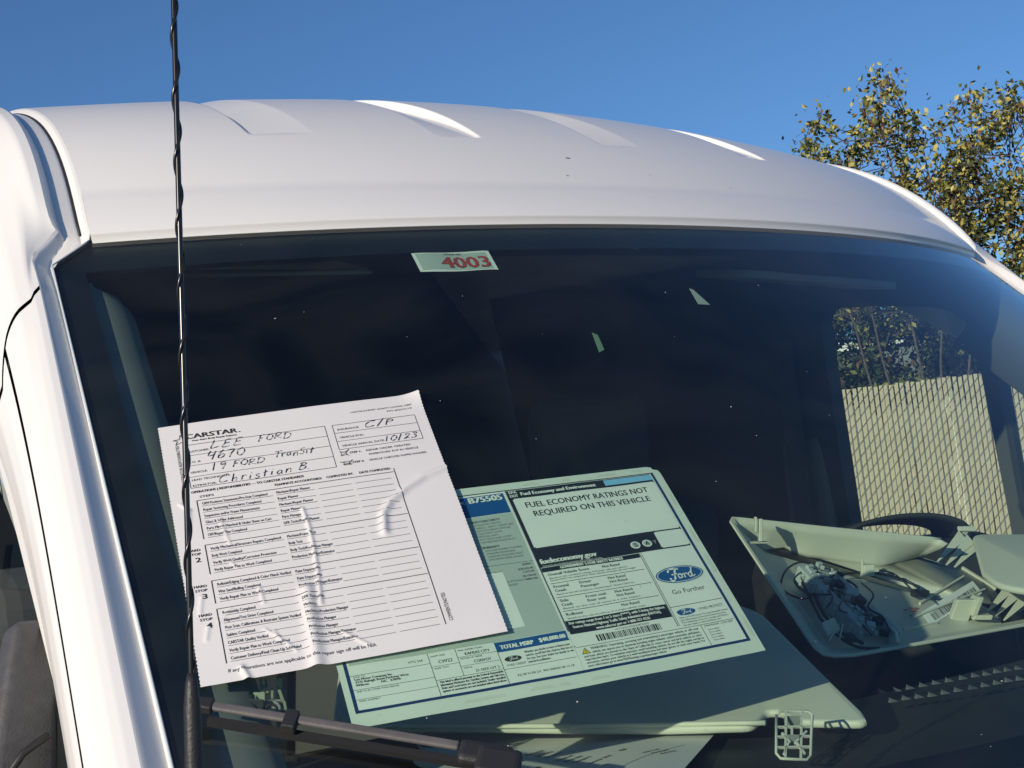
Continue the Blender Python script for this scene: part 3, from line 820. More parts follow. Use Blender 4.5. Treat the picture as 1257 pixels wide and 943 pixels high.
# rounded corner top right by trimming
V = [S2f(*(lambda u, v: (u-max(0, (u-302))*max(0, 1-v/6)*.9, v+max(0, (u-300))*max(0, 1-v/6)*.5))(a*308, b*212)) for b in [j/43 for j in range(44)] for a in [i/59 for i in range(60)]]
obj('sheet', V, F, FILM, stk, True)
sh = Sheet(S2f)
sh.rect(6, 8, 299, 200, PAPER2, .00015)
rim = [(6, 8, 299, 9.0, INK), (298.2, 8, 300.6, 200, NAVY), (5.4, 198.2, 300.6, 200.6, NAVY), (4.2, 8, 6.6, 200.6, NAVY)]
for r_ in rim: sh.rect(*r_, h=.0003)
# clear film smears in the border
rs = random.Random(3)
for i in range(22):
    t = rs.random(); side = rs.choice('tbrr')
    if side == 't': u, v = 20+t*270, 4
    elif side == 'b': u, v = 20+t*270, 206.5
    else: u, v = 304.6, 12+t*185
    w_, h_ = (rs.uniform(6, 20), 3.0) if side in 'tb' else (2.6, rs.uniform(6, 16))
    sh.poly([(u-w_/2, v+h_/2*rs.random()), (u-w_/4, v-h_/2), (u+w_/3, v-h_/3), (u+w_/2, v+h_/2)], GLUE, .0003)
# left column
sh.rect(8, 11, 162.5, 33.5, BLUE, .0003)
sh.text('KK', 122, 18.3, 3.4, PAPER2, wid=7, bold=.2, h=.0006); sh.text('B75505', 132, 18.3, 6.4, PAPER2, wid=28, bold=.5, h=.0006)
sh.rect(8, 34, 163, 160, GREYIN, .00028)
sh.rect(118, 95, 136, 150, PAPER2, .0004); 
sh.text('SAFETY/SECURITY', 127, 40.5, 2.2, INK, wid=24, bold=.15)
for i, t in enumerate(['ADVANCETRAC WITH RSC', 'AIRBAGS - SAFETY CANOPY SIDE', 'ANTI-LOCK BRAKES WITH ABS', 'CHILD SAFETY LOCKS', 'PERSONAL SAFETY', 'POST-CRASH ALERT SYSTEM', 'TIRE PRESSURE MONITOR SYS']):
    sh.text('. '+t, 128, 44.0+i*3.2, 1.9, INK, wid=len(t)*1.15)
sh.text('WARRANTY', 128, 69.0, 2.2, INK, wid=14, bold=.15)
for i, t in enumerate(['3YR/36,000 BUMPER TO BUMPER', '5YR/60,000 POWERTRAIN', '5YR/60,000 ROADSIDE ASSIST', '5YR/100,000 DIESEL ENGINE']):
    sh.text('. '+t, 128.5, 72.4+i*3.2, 1.9, INK, wid=len(t)*1.15)
sh.line(120, 87.5, 163, 87.5, .4)
sh.text('BASE PRICE', 122, 96, 2, INK, wid=14); sh.text('OPTIONS', 122, 100, 2, INK, wid=11)
for v, t in ((91, '(MSRP)'), (95.5, '$38,505.00'), (98.8, '1,595.00'), (103, '40,100.00'), (106.5, '1,495.00')): sh.text(t, 160.5-len(t)*1.2, v, 1.9, INK, wid=len(t)*1.2, bold=.1)
sh.text('TOTAL VEHICLE & OPTIONS/OTHER', 120, 106.5, 1.9, INK, wid=35); sh.text('DESTINATION & DELIVERY', 120, 110, 1.9, INK, wid=24)
sh.rect(163.2, 9, 164.4, 198, PAPER2, .0005); sh.rect(164.9, 9, 165.7, 162, INK, .0005)
# fuel economy panel
sh.rect(165.7, 9.5, 297, 96.5, INKBAND, .0003)
sh.text('EPA', 167, 13.2, 3.0, PAPER2, wid=7, bold=.2, h=.0006); sh.text('DOT', 167, 17.4, 3.0, PAPER2, wid=7, bold=.2, h=.0006)
sh.text('Fuel Economy and Environment', 176.5, 16.2, 3.8, PAPER2, wid=67, bold=.3, h=.0006)
sh.rect(252, 10.5, 297, 17.0, LBLUE, .0006)
sh.rect(168, 20.2, 297, 74.8, PAPER2, .0006); sh.rect(169.2, 19.2, 295.8, 20.4, PAPER2, .00059); sh.rect(169.2, 74.6, 295.8, 75.8, PAPER2, .00059)
sh.rect(271, 78, 297, 94.5, PAPER2, .0006); sh.rect(272, 77.2, 296, 78.1, PAPER2, .00059); sh.rect(272, 94.3, 296, 95.3, PAPER2, .00059)
sh.text('FUEL ECONOMY RATINGS NOT', 176, 31, 6.3, INK, wid=111, bold=.16, h=.0008); sh.text('REQUIRED ON THIS VEHICLE', 179.5, 41.5, 6.3, INK, wid=105, bold=.16, h=.0008)
sh.text('fueleconomy.gov', 167.5, 93.0, 5.2, PAPER2, wid=47, bold=.4, h=.0006)
sh.text('Calculate personalized estimates and compare vehicles', 168, 96.2, 1.6, PAPER2, wid=50, h=.0006)
for u, t in ((250, 'S'), (260.5, 'A')):
    sh.ellipse(u, 88, 4.2, 3.9, PAPER2, .0006); sh.ellipse(u, 88, 3.2, 2.9, GREYIN, .0008); sh.text(t, u-1.6, 90, 4.2, INK, wid=3.2, bold=.2, h=.001)
sh.text('Y', 266.2, 89.8, 4, GREYIN, wid=3, h=.0006)
# safety ratings
sh.rect(166, 97.0, 249, 101.5, INKBAND, .0003); sh.text('GOVERNMENT 5-STAR SAFETY RATINGS', 181, 100.6, 2.9, PAPER2, wid=53, bold=.2, h=.0006)
sh.text('Overall Vehicle Score', 169, 106, 2.7, INK, wid=34, bold=.1); sh.text('Not Rated', 214, 106, 2.7, INK, wid=15, bold=.1)
sh.text('Based on the combined ratings of frontal, side and rollover.', 169, 109.2, 1.7, INK, wid=66); sh.text('Should ONLY be compared to other vehicles of similar size and weight.', 169, 111.6, 1.7, INK, wid=72)
def row(v, a_, b__, c_, d_, foot):
    sh.text(a_, 169, v+4.2, 2.7, INK, wid=len(a_)*1.75, bold=.1); sh.text(b__, 190, v+3.9, 2.6, INK, wid=len(b__)*1.7, bold=.08); sh.text('Not Rated', 214, v+3.9, 2.6, INK, wid=15, bold=.08)
    if c_: sh.text(c_, 169, v+8.4, 2.7, INK, wid=len(c_)*1.75, bold=.1); sh.text(d_, 190, v+7.9, 2.6, INK, wid=len(d_)*1.7, bold=.08); sh.text('Not Rated', 214, v+7.9, 2.6, INK, wid=15, bold=.08)
    sh.text(foot, 169, v+(11.6 if c_ else 7.6), 1.7, INK, wid=64)
sh.line(168, 114, 247, 114, .5); row(114.5, 'Frontal', 'Driver', 'Crash', 'Passenger', 'Based on the risk of injury in a frontal impact. Should ONLY be')
sh.line(168, 128.5, 247, 128.5, .5); row(129, 'Side', 'Front seat', 'Crash', 'Rear seat', 'Based on the risk of injury in a side impact.')
sh.line(168, 142.5, 247, 142.5, .5); row(143, 'Rollover', '', None, '', 'Based on the risk of rollover in a single-vehicle crash.')
sh.rect(166, 152, 249, 165, INKBAND, .0003)
sh.text('Star ratings range from 1 to 5 stars (*****), with 5 being the highest.', 168, 155.8, 2.5, PAPER2, wid=79, bold=.15, h=.0006)
sh.text('Source: National Highway Traffic Safety Administration (NHTSA).', 170, 159.8, 2.5, PAPER2, wid=72, bold=.15, h=.0006)
sh.text('www.safercar.gov or 1-888-327-4236', 187, 163.8, 2.5, PAPER2, wid=44, bold=.15, h=.0006)
sh.line(249.5, 97, 249.5, 175, .5); sh.line(251, 97, 251, 175, .4)
rb = random.Random(11); u = 184.0
sh.text('1FTYE2CM5KKB75505', 200, 168.0, 1.6, INK, wid=28)
while u < 236:
    w_ = rb.choice((.5, .5, .9, 1.3)); sh.rect(u, 169, u+w_, 175.2, INK, .0004, 20); u += w_+rb.choice((.5, .6, .9))
# maker logo
def script(sh, u, v, s, m, h):
    k = s
    for P, w in (([(-.62, -.22), (-.5, -.42), (-.2, -.45), (.05, -.40), (-.12, -.36), (-.25, -.1), (-.35, .25), (-.5, .42), (-.66, .33), (-.6, .2)], .11), ([(-.48, -.02), (-.3, -.05), (-.12, -.06)], .08),
                 ([(0, -.02), (-.12, .1), (-.06, .3), (.08, .24), (.1, .04), (0, -.02), (.12, .08), (.24, -.02)], .09), ([(.24, -.02), (.27, .1), (.24, .3)], .09), ([(.26, .1), (.36, 0), (.44, .02), (.46, .1)], .08),
                 ([(.72, -.0), (.6, -.02), (.5, .14), (.56, .3), (.68, .2), (.76, -.05), (.86, -.38)], .09), ([(.78, -.2), (.72, .12), (.76, .3), (.9, .2)], .09)):
        sh.stroke([(u+a*k, v+b*k*.95) for a, b in P], w*k, m, h)
sh.ellipse(273.5, 125.0, 21.5, 9.2, PAPER2, .0005); sh.ellipse(273.5, 125.0, 21.0, 8.7, BLUE, .0006); sh.ellipse(273.5, 125.0, 19.8, 7.8, PAPER2, .0007); sh.ellipse(273.5, 125.0, 19.2, 7.3, BLUE, .0008)
script(sh, 273, 125.3, 14.5, PAPER2, .0011)
sh.text('Go Further', 259, 144.0, 4.6, INK, wid=29)
sh.line(251, 156, 297, 156, .5)
sh.ellipse(262, 162.5, 8.0, 3.2, BLUE, .0005); script(sh, 262, 162.5, 5.2, PAPER2, .0008)
sh.text('| FORD PROTECT', 272.5, 163.5, 2.6, INK, wid=22)
for i, t in enumerate(['Insist on Ford Protect! The only extended service', 'plan fully backed by Ford and honored at every', 'Ford dealership in the U.S., Canada and Mexico.', 'See your dealer or visit FordOwner.com']): sh.text(t, 254, 168.3+i*2.5, 1.75, INK, wid=len(t)*.86)
sh.line(268, 177.5, 297, 177.5, .4); sh.text('SMARTPHONE - SCAN HERE', 270, 180.2, 1.7, INK, wid=25)
for i in range(5): sh.text('Text to vehicle', 271, 184.0+i*2.6, 1.5, INK, wid=10)
# warning box
sh.line(166, 177.5, 268, 177.5, .4); sh.line(267.5, 177.5, 267.5, 198, .4)
sh.poly([(168, 184.5), (171.5, 178.8), (175, 184.5)], INK, .0004); sh.poly([(168.8, 184.1), (171.5, 179.7), (174.2, 184.1)], YEL, .0006); sh.rect(171.3, 181, 171.8, 183.5, INK, .0008)
for i, t in enumerate(['WARNING: Operating, servicing and maintaining a passenger vehicle or off-road', 'vehicle can expose you to chemicals including engine exhaust, carbon monoxide, phthalates,']):
    sh.text(t, 176, 181.3+i*3.3, 2.2, INK, wid=88, bold=.05)
for i, t in enumerate(['and lead, which are known to the State of California to cause cancer and birth defects or other', 'reproductive harm. To minimize exposure, avoid breathing exhaust, do not idle the engine except as', 'necessary, service your vehicle in a well-ventilated area and wear gloves or wash your hands. For', 'more information go to www.P65Warnings.ca.gov/passenger-vehicle']):
    sh.text(t, 168.5, 187.7+i*2.9, 2.1, INK, wid=96 if i < 3 else 62, bold=.05)
# bottom left cells
sh.rect(109.5, 160.5, 163.5, 169.6, BLUE, .0005); sh.text('TOTAL MSRP', 112.5, 167.4, 3.7, PAPER2, wid=24.5, bold=.35, h=.0008); sh.text('$40,000.00', 141.5, 167.0, 3.7, PAPER2, wid=20, bold=.35, h=.0008)
sh.ellipse(118.5, 177, 6.2, 2.6, INK, .0004); script(sh, 118.5, 177, 4, PAPER2, .0007); sh.text('FORD CREDIT', 112.5, 183.2, 1.9, INK, wid=14)
for i, t in enumerate(['Whether you decide to lease or finance your', "vehicle, you'll find the choices that are right", 'for you. See your dealer for details or visit', 'www.ford.com/finance.']): sh.text(t, 128, 174+i*3.1, 2.1, INK, wid=len(t)*.8, bold=.05)
sh.line(109.5, 185.5, 163.5, 185.5, .35); sh.line(109.5, 160, 109.5, 198, .4)
sh.text('KJ138 N RB 2X  900 008964 08 13 18', 117, 193.2, 2.0, INK, wid=42)
sh.line(6.5, 169.0, 61.5, 169.0, .35); sh.line(6.5, 181.3, 61.5, 181.3, .35); sh.line(61.5, 160, 61.5, 198, .4)
sh.text('HTG 568', 47, 166, 2.0, INK, wid=10); sh.text('SOLD TO', 8.5, 171.2, 1.5, INK, wid=8)
for i, t in enumerate(['Lee Motor Company Inc', '3775 Raleigh Road Parkway West', 'Wilson          NC  27896']): sh.text(t, 9, 173.4+i*2.5, 1.9, INK, wid=len(t)*1.2, bold=.12)
sh.text('SHIP TO (IF OTHER THAN ABOVE)', 8.5, 183.6, 1.4, INK, wid=28); sh.text('FINAL ASSEMBLY', 8.5, 191.6, 1.4, INK, wid=14); sh.line(6.5, 189.5, 61.5, 189.5, .3)
sh.line(81, 160, 81, 184.5, .35); sh.line(61.5, 172.5, 81, 172.5, .3); sh.line(61.5, 184.5, 109.5, 184.5, .35)
sh.text('RAMP ONE', 63, 164, 1.4, INK, wid=10); sh.text('CW22', 67, 170.3, 2.9, INK, wid=10, bold=.05); sh.text('RAMP TWO', 63, 175, 1.4, INK, wid=10)
sh.line(81, 168.2, 109.5, 168.2, .3); sh.line(81, 176.2, 109.5, 176.2, .3)
sh.text('FINAL ASSEMBLY PLANT', 82.5, 163, 1.4, INK, wid=18); sh.text('KANSAS CITY', 86.5, 167, 2.3, INK, wid=18, bold=.08); sh.text('METHOD OF TRANSP.', 82.5, 170.5, 1.4, INK, wid=16); sh.text('CONVOY', 91, 175, 2.6, INK, wid=12.5, bold=.05); sh.text('ITEM #', 82.5, 178.8, 1.4, INK, wid=6); sh.text('21-107X O/T 2', 90, 183, 2.3, INK, wid=17, bold=.05)
for i, t in enumerate(['This label is affixed pursuant to the Federal Automobile', 'Information Disclosure Act. Gasoline, License, and Title Fees,', 'State and Local taxes are not included. Dealer installed', 'options or accessories are not included unless listed above.']): sh.text(t, 63.5, 187.4+i*2.7, 2.0, INK, wid=min(45, len(t)*.8), bold=.1)
sh.finish(stk)
adopt(stk)

# ---- 3. number sticker under the roof edge
q4 = [onglass(505, 306), onglass(600, 304), onglass(613, 327), onglass(517, 329)]
C3 = [(p.x, p.z) for p in q4]
def S3f(u, v, h=0.0):
    x, z = bil(C3, u/100, v/34); return gp(x, z, -.0045+h*.6+.0006*math.sin(u*.08))
ns = thing('number_sticker', 'small pale sticker with red number 4003 at the top edge of the windshield', 'sticker', S3f(50, 34))
V, F = grid(20, 6, lambda a, b: S3f(a*100, b*34+1.2*math.sin(a*6.2))); obj('sheet', V, F, PAPER2, ns, True)
sh = Sheet(S3f); sh.rect(4, 2.5, 95, 31.5, GREYIN, .0002)
sh.text('STOCK NO', 40, 5.8, 3.0, INK, wid=22, bold=.2, h=.0005); sh.text('4003', 31.5, 28.5, 19.5, INK, wid=62, bold=1.0, h=.0005); sh.text('4003', 32, 28.0, 18.5, RED, wid=61, bold=.7, h=.0009)
sh.finish(ns); adopt(ns)

# ---- two small pale flecks, thin flat shapes just behind the glass
def fleck(name, pts, label, cat, m):
    P = [onglass(*p) for p in pts]; P = [p-gn(p.x)*.004 for p in P]
    o = slab(name, P, gn(P[0].x), .0006, m); tag(o, label, cat); return o
fleck('pale_fleck', [(848, 350), (853, 352), (873, 370), (859, 369)], 'small triangular pale scrap high on the dark glass right of centre', 'fleck', mat('fleck_pale', (.38, .42, .38)))
fleck('pale_fleck', [(728, 404), (735, 407), (743, 425), (737, 428)], 'tiny narrow pale green scrap upright in the middle of the dark glass', 'fleck', mat('fleck_green', (.16, .26, .16)))
sp = MB(); rs = random.Random(5)
for i in range(60):
    px, py = rs.uniform(160, 1230), rs.uniform(300, 930)
    d = onglass(px, py)
    if d is None or abs(d.x) > gw(d.z)-.01 or d.z > ZT-.01 or d.z < ZB: continue
    n_ = gn(d.x); d = d+n_*.0062
    if abs(px-400) < 230 and 500 < py < 850: continue
    a = rs.uniform(0, 3.1); e = Vector((math.cos(a), 0, math.sin(a))); e = (e-n_*e.dot(n_)).normalized(); g = n_.cross(e)
    r_ = rs.choice((.0003, .0004, .0005, .0007)); l_ = r_*rs.choice((1, 1, 1, 1.3, 2.2))
    d -= n_*.0055
    sp.add([d+e*l_*math.cos(k)+g*r_*math.sin(k) for k in (0, 1.05, 2.1, 3.14, 4.2, 5.2)], [(0, 1, 2, 3, 4, 5)])
tag(sp.build('dust_specks', mat('dust_white', (.55, .56, .56))), 'scattered white dust and paint specks on the windshield glass', 'dust', kind='stuff')

# =================================================================== loose parts on the dash
def plane3(a, b, c):
    n_ = (b-a).cross(c-a).normalized()
    if n_.dot(CAMP-a) < 0: n_ = -n_
    return a, n_
# big grey panel
pa, pn = plane3(onz(1065, 885, 1.500), onz(430, 893, 1.514), at(925, 750, 1.42))
pt = thing('loose_trim_panel', 'large loose grey interior panel lying under the price sticker', 'trim panel', onz(800, 890, 1.5))
out = [(425, 893), (560, 891), (700, 893), (820, 893), (925, 890), (940, 872), (958, 872), (975, 884), (1066, 886), (1058, 872), (1010, 826), (935, 752), (850, 720), (700, 700), (500, 740), (418, 800), (408, 884)]
pts = rounded([onplane(x, y, pa, pn) for x, y in out], [.01, 0, 0, 0, .01, .006, .006, .01, .012, 0, 0, .02, .03, 0, 0, .01, .01], 4)
o = slab('shell', pts, pn, .007, TRIM, pt, .003, 4)
# raised pad of the panel
mb = MB()
for (x0, y0, x1, y1, r_) in ((700, 893, 940, 889, .0022), (430, 893, 700, 893, .0022)):
    mb.tube([onplane(x0+(x1-x0)*k/8, y0+(y1-y0)*k/8, pa, pn)+pn*.001 for k in range(9)], r_, 8)
mb.build('rolled_edge', TRIM, pt, True)
adopt(pt)

def strokes3(mb, P, segs, p0, n_, r_, hgt=.0, mi=0):
    for a, b in segs:
        A = onplane(*a, p0, n_)+n_*hgt; B = onplane(*b, p0, n_)+n_*hgt
        d = (B-A); s = d.cross(n_).normalized()*r_; mb.box((A+B)/2, d/2, s, n_*r_*1.2, mi)
# ribbed rectangular retainer in front of the panel
pb_, nb_ = plane3(at(952, 874, 1.075), at(998, 876, 1.085), at(970, 934, 1.045))
rt = thing('retainer_clip', 'rectangular ribbed plastic retainer standing in front of the grey panel', 'clip', at(975, 934, 1.04))
mb = MB(); fr = [(953, 878), (958, 873), (992, 873), (997, 878), (995, 928), (990, 933), (958, 931), (953, 925)]
P = [onplane(x, y, pb_, nb_) for x, y in fr]
mb.tube(P+[P[0]], .0011, 6); mb.build('frame', TRIM, rt, True)
mb = MB(); strokes3(mb, None, [((965, 874), (964, 930)), ((984, 874), (983, 931)), ((954, 893), (996, 892)), ((953, 905), (996, 904)), ((954, 918), (996, 917)), ((960, 900), (970, 912)), ((990, 898), (976, 912)), ((968, 912), (962, 926)), ((978, 912), (988, 926)), ((972, 892), (972, 905))], pb_, nb_, .0007)
mb.build('ribs', TRIM, rt)
mb = MB(); mb.box(onplane(975, 882, pb_, nb_)-nb_*.004, _R*.006, _U*.004, nb_*.001); mb.box(onplane(974, 908, pb_, nb_)-nb_*.002, _R*.004, _U*.0035, nb_*.002); mb.build('tabs', TRIMD, rt)
adopt(rt)
# small bracket with a round hole, left
pb2, nb2 = plane3(at(310, 840, 1.06), at(360, 842, 1.06), at(330, 890, 1.035))
br = thing('mounting_bracket', 'small green-grey bracket with a round eyelet below the repair form', 'bracket', at(332, 890, 1.04))
mb = MB(); mb.tube([onplane(333+11*math.cos(a), 871+10*math.sin(a), pb2, nb2) for a in np.linspace(0, 6.283, 25)], .0012, 8, cap=False)
mb.tube([onplane(333+6*math.cos(a), 871+5.5*math.sin(a), pb2, nb2)-nb2*.002 for a in np.linspace(0, 6.283, 21)], .001, 6, cap=False); mb.build('eyelet', TRIMD, br, True)
mb = MB(); strokes3(mb, None, [((312, 864), (348, 860)), ((314, 848), (312, 866)), ((340, 840), (348, 862)), ((320, 834), (322, 852)), ((326, 834), (328, 852)), ((319, 843), (328, 842)), ((349, 862), (352, 880)), ((334, 845), (334, 858))], pb2, nb2, .0008)
mb.box(onplane(343, 845, pb2, nb2), _R*.002, _U*.006, nb2*.001); mb.box(onplane(318, 858, pb2, nb2)-nb2*.003, _R*.004, _U*.006, nb2*.001)
mb.build('plate', mat('bracket_green', (.30, .34, .28), rough=.5), br)
mb = MB(); mb.box(onplane(354, 880, pb2, nb2)-nb2*.006, _R*.006, _U*.008, nb2*.003); mb.box(onplane(312, 872, pb2, nb2)-nb2*.005, _R*.008, _U*.010, nb2*.003); bevel(mb.build('holder', DASH, br), .002)
adopt(br)

# tray shaped pillar trim
ta, tn = plane3(onz(1020, 804, 1.518), at(893, 635, 1.60), at(1158, 662, 1.70))
TR_D = .038
tr = thing('trim_tray', 'upturned hollow grey trim panel full of clips and wiring, on the dash at right', 'trim panel', onz(1100, 800, 1.5))
rimp = [(893, 635), (1015, 648), (1158, 662), (1178, 678), (1228, 722), (1264, 716), (1300, 728), (1300, 760), (1257, 768), (1045, 806), (1012, 806), (1000, 797)]
rim3 = rounded([onplane(x, y, ta, tn) for x, y in rimp], [.01, 0, .005, .005, .005, .01, .01, .01, 0, .012, .01, .012], 4)
fp = ta-tn*TR_D
floorp = [(922, 655), (985, 684), (1085, 697), (1160, 670), (1180, 692), (1228, 735), (1264, 730), (1292, 740), (1292, 752), (1257, 763), (1048, 800), (1018, 799), (1006, 790)]
# walls: loft between rim polygon and floor polygon via resampling
def resample(P, n):
    L = [0]
    for i in range(len(P)): L.append(L[-1]+(P[(i+1) % len(P)]-P[i]).length)
    out = []; i = 0
    for k in range(n):
        s = L[-1]*k/n
        while L[i+1] < s: i += 1
        out.append(P[i].lerp(P[(i+1) % len(P)], (s-L[i])/(L[i+1]-L[i]+1e-9)))
    return out
RS = resample(rim3, 96)
fl3 = [onplane(x, y, fp, tn) for x, y in floorp]
cen = sum(fl3, Vector())/len(fl3)
def near_on_poly(P, q):
    best = None
    for i in range(len(P)):
        a, b = P[i], P[(i+1) % len(P)]; t = max(0, min(1, (q-a).dot(b-a)/(b-a).length_squared)); c = a.lerp(b, t); d = (c-q).length
        if best is None or d < best[0]: best = (d, c)
    return best[1]
FLR = [near_on_poly(fl3, p-tn*TR_D) for p in RS]
V = []; F = []
prof = [0, .25, .6, .85, .96, 1]
n = len(RS)
for k, s in enumerate(prof):
    for a, b in zip(RS, FLR): 
        q = a.lerp(b, s); q = q.lerp(Vector((b.x, b.y, b.z)), 0); 
        V.append(a.lerp(b, s**1.3)+tn*(-TR_D*(s-s**1.3)))
def topx(p):
    d = p-CAMP; w_ = d.dot(_f); return CX+FPX*d.dot(_R)/w_, CY-FPX*d.dot(_U)/w_
OPEN = [topx(p)[0] > 1160 and topx(p)[1] < 748 for p in RS]
for k in range(len(prof)-1):
    for i in range(n):
        if OPEN[i] and OPEN[(i+1) % n]: continue
        F.append((k*n+i, k*n+(i+1) % n, (k+1)*n+(i+1) % n, (k+1)*n+i))
F.append(tuple((len(prof)-1)*n+i for i in range(n)))
o = obj('shell', V, F, TRIM, tr, True); s_ = o.modifiers.new('t', 'SOLIDIFY'); s_.thickness = .0025; s_.offset = -1
ko = [i for i in range(n) if OPEN[i] and not OPEN[(i+1) % n]][0]
rimpts = [RS[(ko+1+q) % n] for q in range(n) if not OPEN[(ko+1+q) % n]]
mb = MB(); mb.tube(rimpts, .0016, 6); mb.build('rim', TRIM, tr, True)
mb = MB(); fe = [p for p, op in zip(FLR, OPEN) if op]; mb.tube(fe, .0018, 6); mb.build('edge', TRIM, tr, True)
# floor ribs
def fpt(px, py, h=0): return onplane(px, py, fp+tn*h, tn)
mb = MB()
for a, b, w_ in (((1128, 744), (1182, 711), 2.2), ((1120, 762), (1208, 727), 2.2), ((1108, 776), (1150, 768), 1.5), ((1180, 700), (1222, 726), 3)):
    A, B = fpt(*a), fpt(*b); d = B-A; mb.box((A+B)/2+tn*.002, d/2, d.cross(tn).normalized()*.001*w_/2, tn*.003)
mb.build('ribs', TRIM, tr)
# fin clusters
for base in ((1152, 694), (1162, 699), (1172, 702), (1212, 757), (1222, 762), (1232, 768)):
    bx, by = base
    A = fpt(bx-4, by); B = fpt(bx+28, by-22); Cc = fpt(bx+30, by-17)+tn*.016; D = fpt(bx+20, by-26)+tn*.018
    slab('fin', [A, B, Cc, D], (B-A).cross(tn), .0012, TRIM, tr)
for (bx, by) in ((1190, 672), (1240, 735)):
    A = fpt(bx-10, by-6); mb = MB(); mb.box(A+tn*.019, _R*.010, (_U*.5+_f*.6)*.004, tn*.0015); mb.box(A+tn*.013, _R*.003, _U*.003, tn*.006); bevel(mb.build('clip_tower', TRIM, tr), .001)
# central bracket
mb = MB(); A = fpt(1176, 760); mb.box(A+tn*.012, _R*.010, _f*.006, tn*.014); mb.box(A+tn*.018+_R*.012, _R*.003, _f*.012, tn*.012); mb.box(A+tn*.004+_R*.022, _R*.010, _f*.012, tn*.003)
bevel(mb.build('bracket', TRIM, tr), .001)
# small clips
mb = MB(); A = onplane(931, 662, ta, tn); mb.box(A-tn*.004, _R*.012, _f*.008, tn*.0008); mb.box(A+_U*.010+_R*.002, _R*.002, _f*.004, _U*.012); mb.box(A+_U*.016-_R*.003, _R*.0012, _f*.004, _U*.008); bevel(mb.build('clip', TRIM, tr), .0008)
mb = MB(); A = fpt(1020, 770, .02); mb.box(A, (_R+_U*.4)*.006, (_U-_R*.5)*.006, tn*.002)
B = fpt(1030, 777, .02); mb.box(B+_R*.002, _R*.0008, _U*.009+_R*.002, tn*.001); mb.box(B-_R*.005, _R*.0008, _U*.008+_R*.005, tn*.001)
bevel(mb.build('clip', mat('clip_white', (.6, .6, .56), rough=.4), tr), .0006)
mb = MB(); A = fpt(1066, 700, .02); mb.box(A, _R*.006, _f*.004, _U*.006); mb.box(A-_R*.007+_U*.003, _R*.0012, _f*.003, _U*.010); bevel(mb.build('clip', TRIM, tr), .0008)
# barcode label on the floor of the tray
lq = [fpt(1130, 752, .003), fpt(1194, 713, .003), fpt(1206, 728, .003), fpt(1143, 768, .003)]
lab = slab('barcode_label', rounded(lq, .003), tn, .0004, PAPER2, tr)
mb = MB(); rb = random.Random(2); s = .10
while s < .93:
    w_ = rb.choice((.008, .008, .014, .022)); A = lq[0].lerp(lq[1], s); D = lq[3].lerp(lq[2], s); A2 = lq[0].lerp(lq[1], s+w_); D2 = lq[3].lerp(lq[2], s+w_)
    mb.add([A.lerp(D, .38)+tn*.0003, A2.lerp(D2, .38)+tn*.0003, A2.lerp(D2, .88)+tn*.0003, A.lerp(D, .88)+tn*.0003], [(0, 1, 2, 3)]); s += w_+rb.choice((.008, .012, .018))
mb.build('bars', INK, lab)
mb = MB(); rb = random.Random(9)
for i in range(14):
    A = fpt(1118+rb.uniform(-9, 9), 751+rb.uniform(-5, 5), .0035); mb.box(A, _R*rb.uniform(.0005, .002), _f*.0006, tn*.0003)
mb.build('red_mark', mat('red_marking', (.35, .03, .02)), tr)
adopt(tr)

# loose switch module with wiring inside the tray
sm = thing('wiring_module', 'grey and black clip module with thin dark cables lying in the trim tray', 'wiring', fpt(1045, 745))
TEAL = mat('module_grey', (.38, .42, .43), rough=.45, bump=.3, bscale=400); DARKM = mat('module_black', (.015, .015, .018), rough=.4)
mb = MB(); rb = random.Random(21)
A0, A1 = fpt(1000, 705, .012), fpt(1080, 782, .012)
du = (A1-A0); dl = du.normalized(); dw = dl.cross(tn).normalized()
Lm = du.length
for (w0, lo, hi, ht) in ((.016, -.06, .92, .018), (-.016, .10, 1.05, .016)):
    mb.box(A0+dl*Lm*(lo+hi)/2+dw*w0, dl*Lm*(hi-lo)/2, dw*.005, tn*ht*.5)
for k in range(16): mb.box(A0+dl*Lm*(k/15*.95)+dw*(.022 if k % 2 else -.022), dl*.0022, dw*.002, tn*rb.uniform(.004, .009))
bevel(mb.build('housing', TEAL, sm), .0012)
for k in range(70):
    t = rb.uniform(-.08, 1.05); w_ = rb.uniform(-.016, .016); c = A0+dl*Lm*t+dw*w_+tn*rb.uniform(.000, .012)
    a = rb.uniform(0, 3.1); e = (dl*math.cos(a)+dw*math.sin(a)); g = tn.cross(e); m_ = MB(); sz = rb.uniform(.0018, .0048)
    if rb.random() < .6: m_.box(c, e*sz, g*sz*rb.uniform(.4, 1), tn*sz*rb.uniform(.5, 1.3))
    else: m_.tube([c-e*sz, c+e*sz+tn*.002], sz*.5, 8)
    bevel(m_.build('connector', DARKM if rb.random() < .2 else TEAL, sm), .0005)
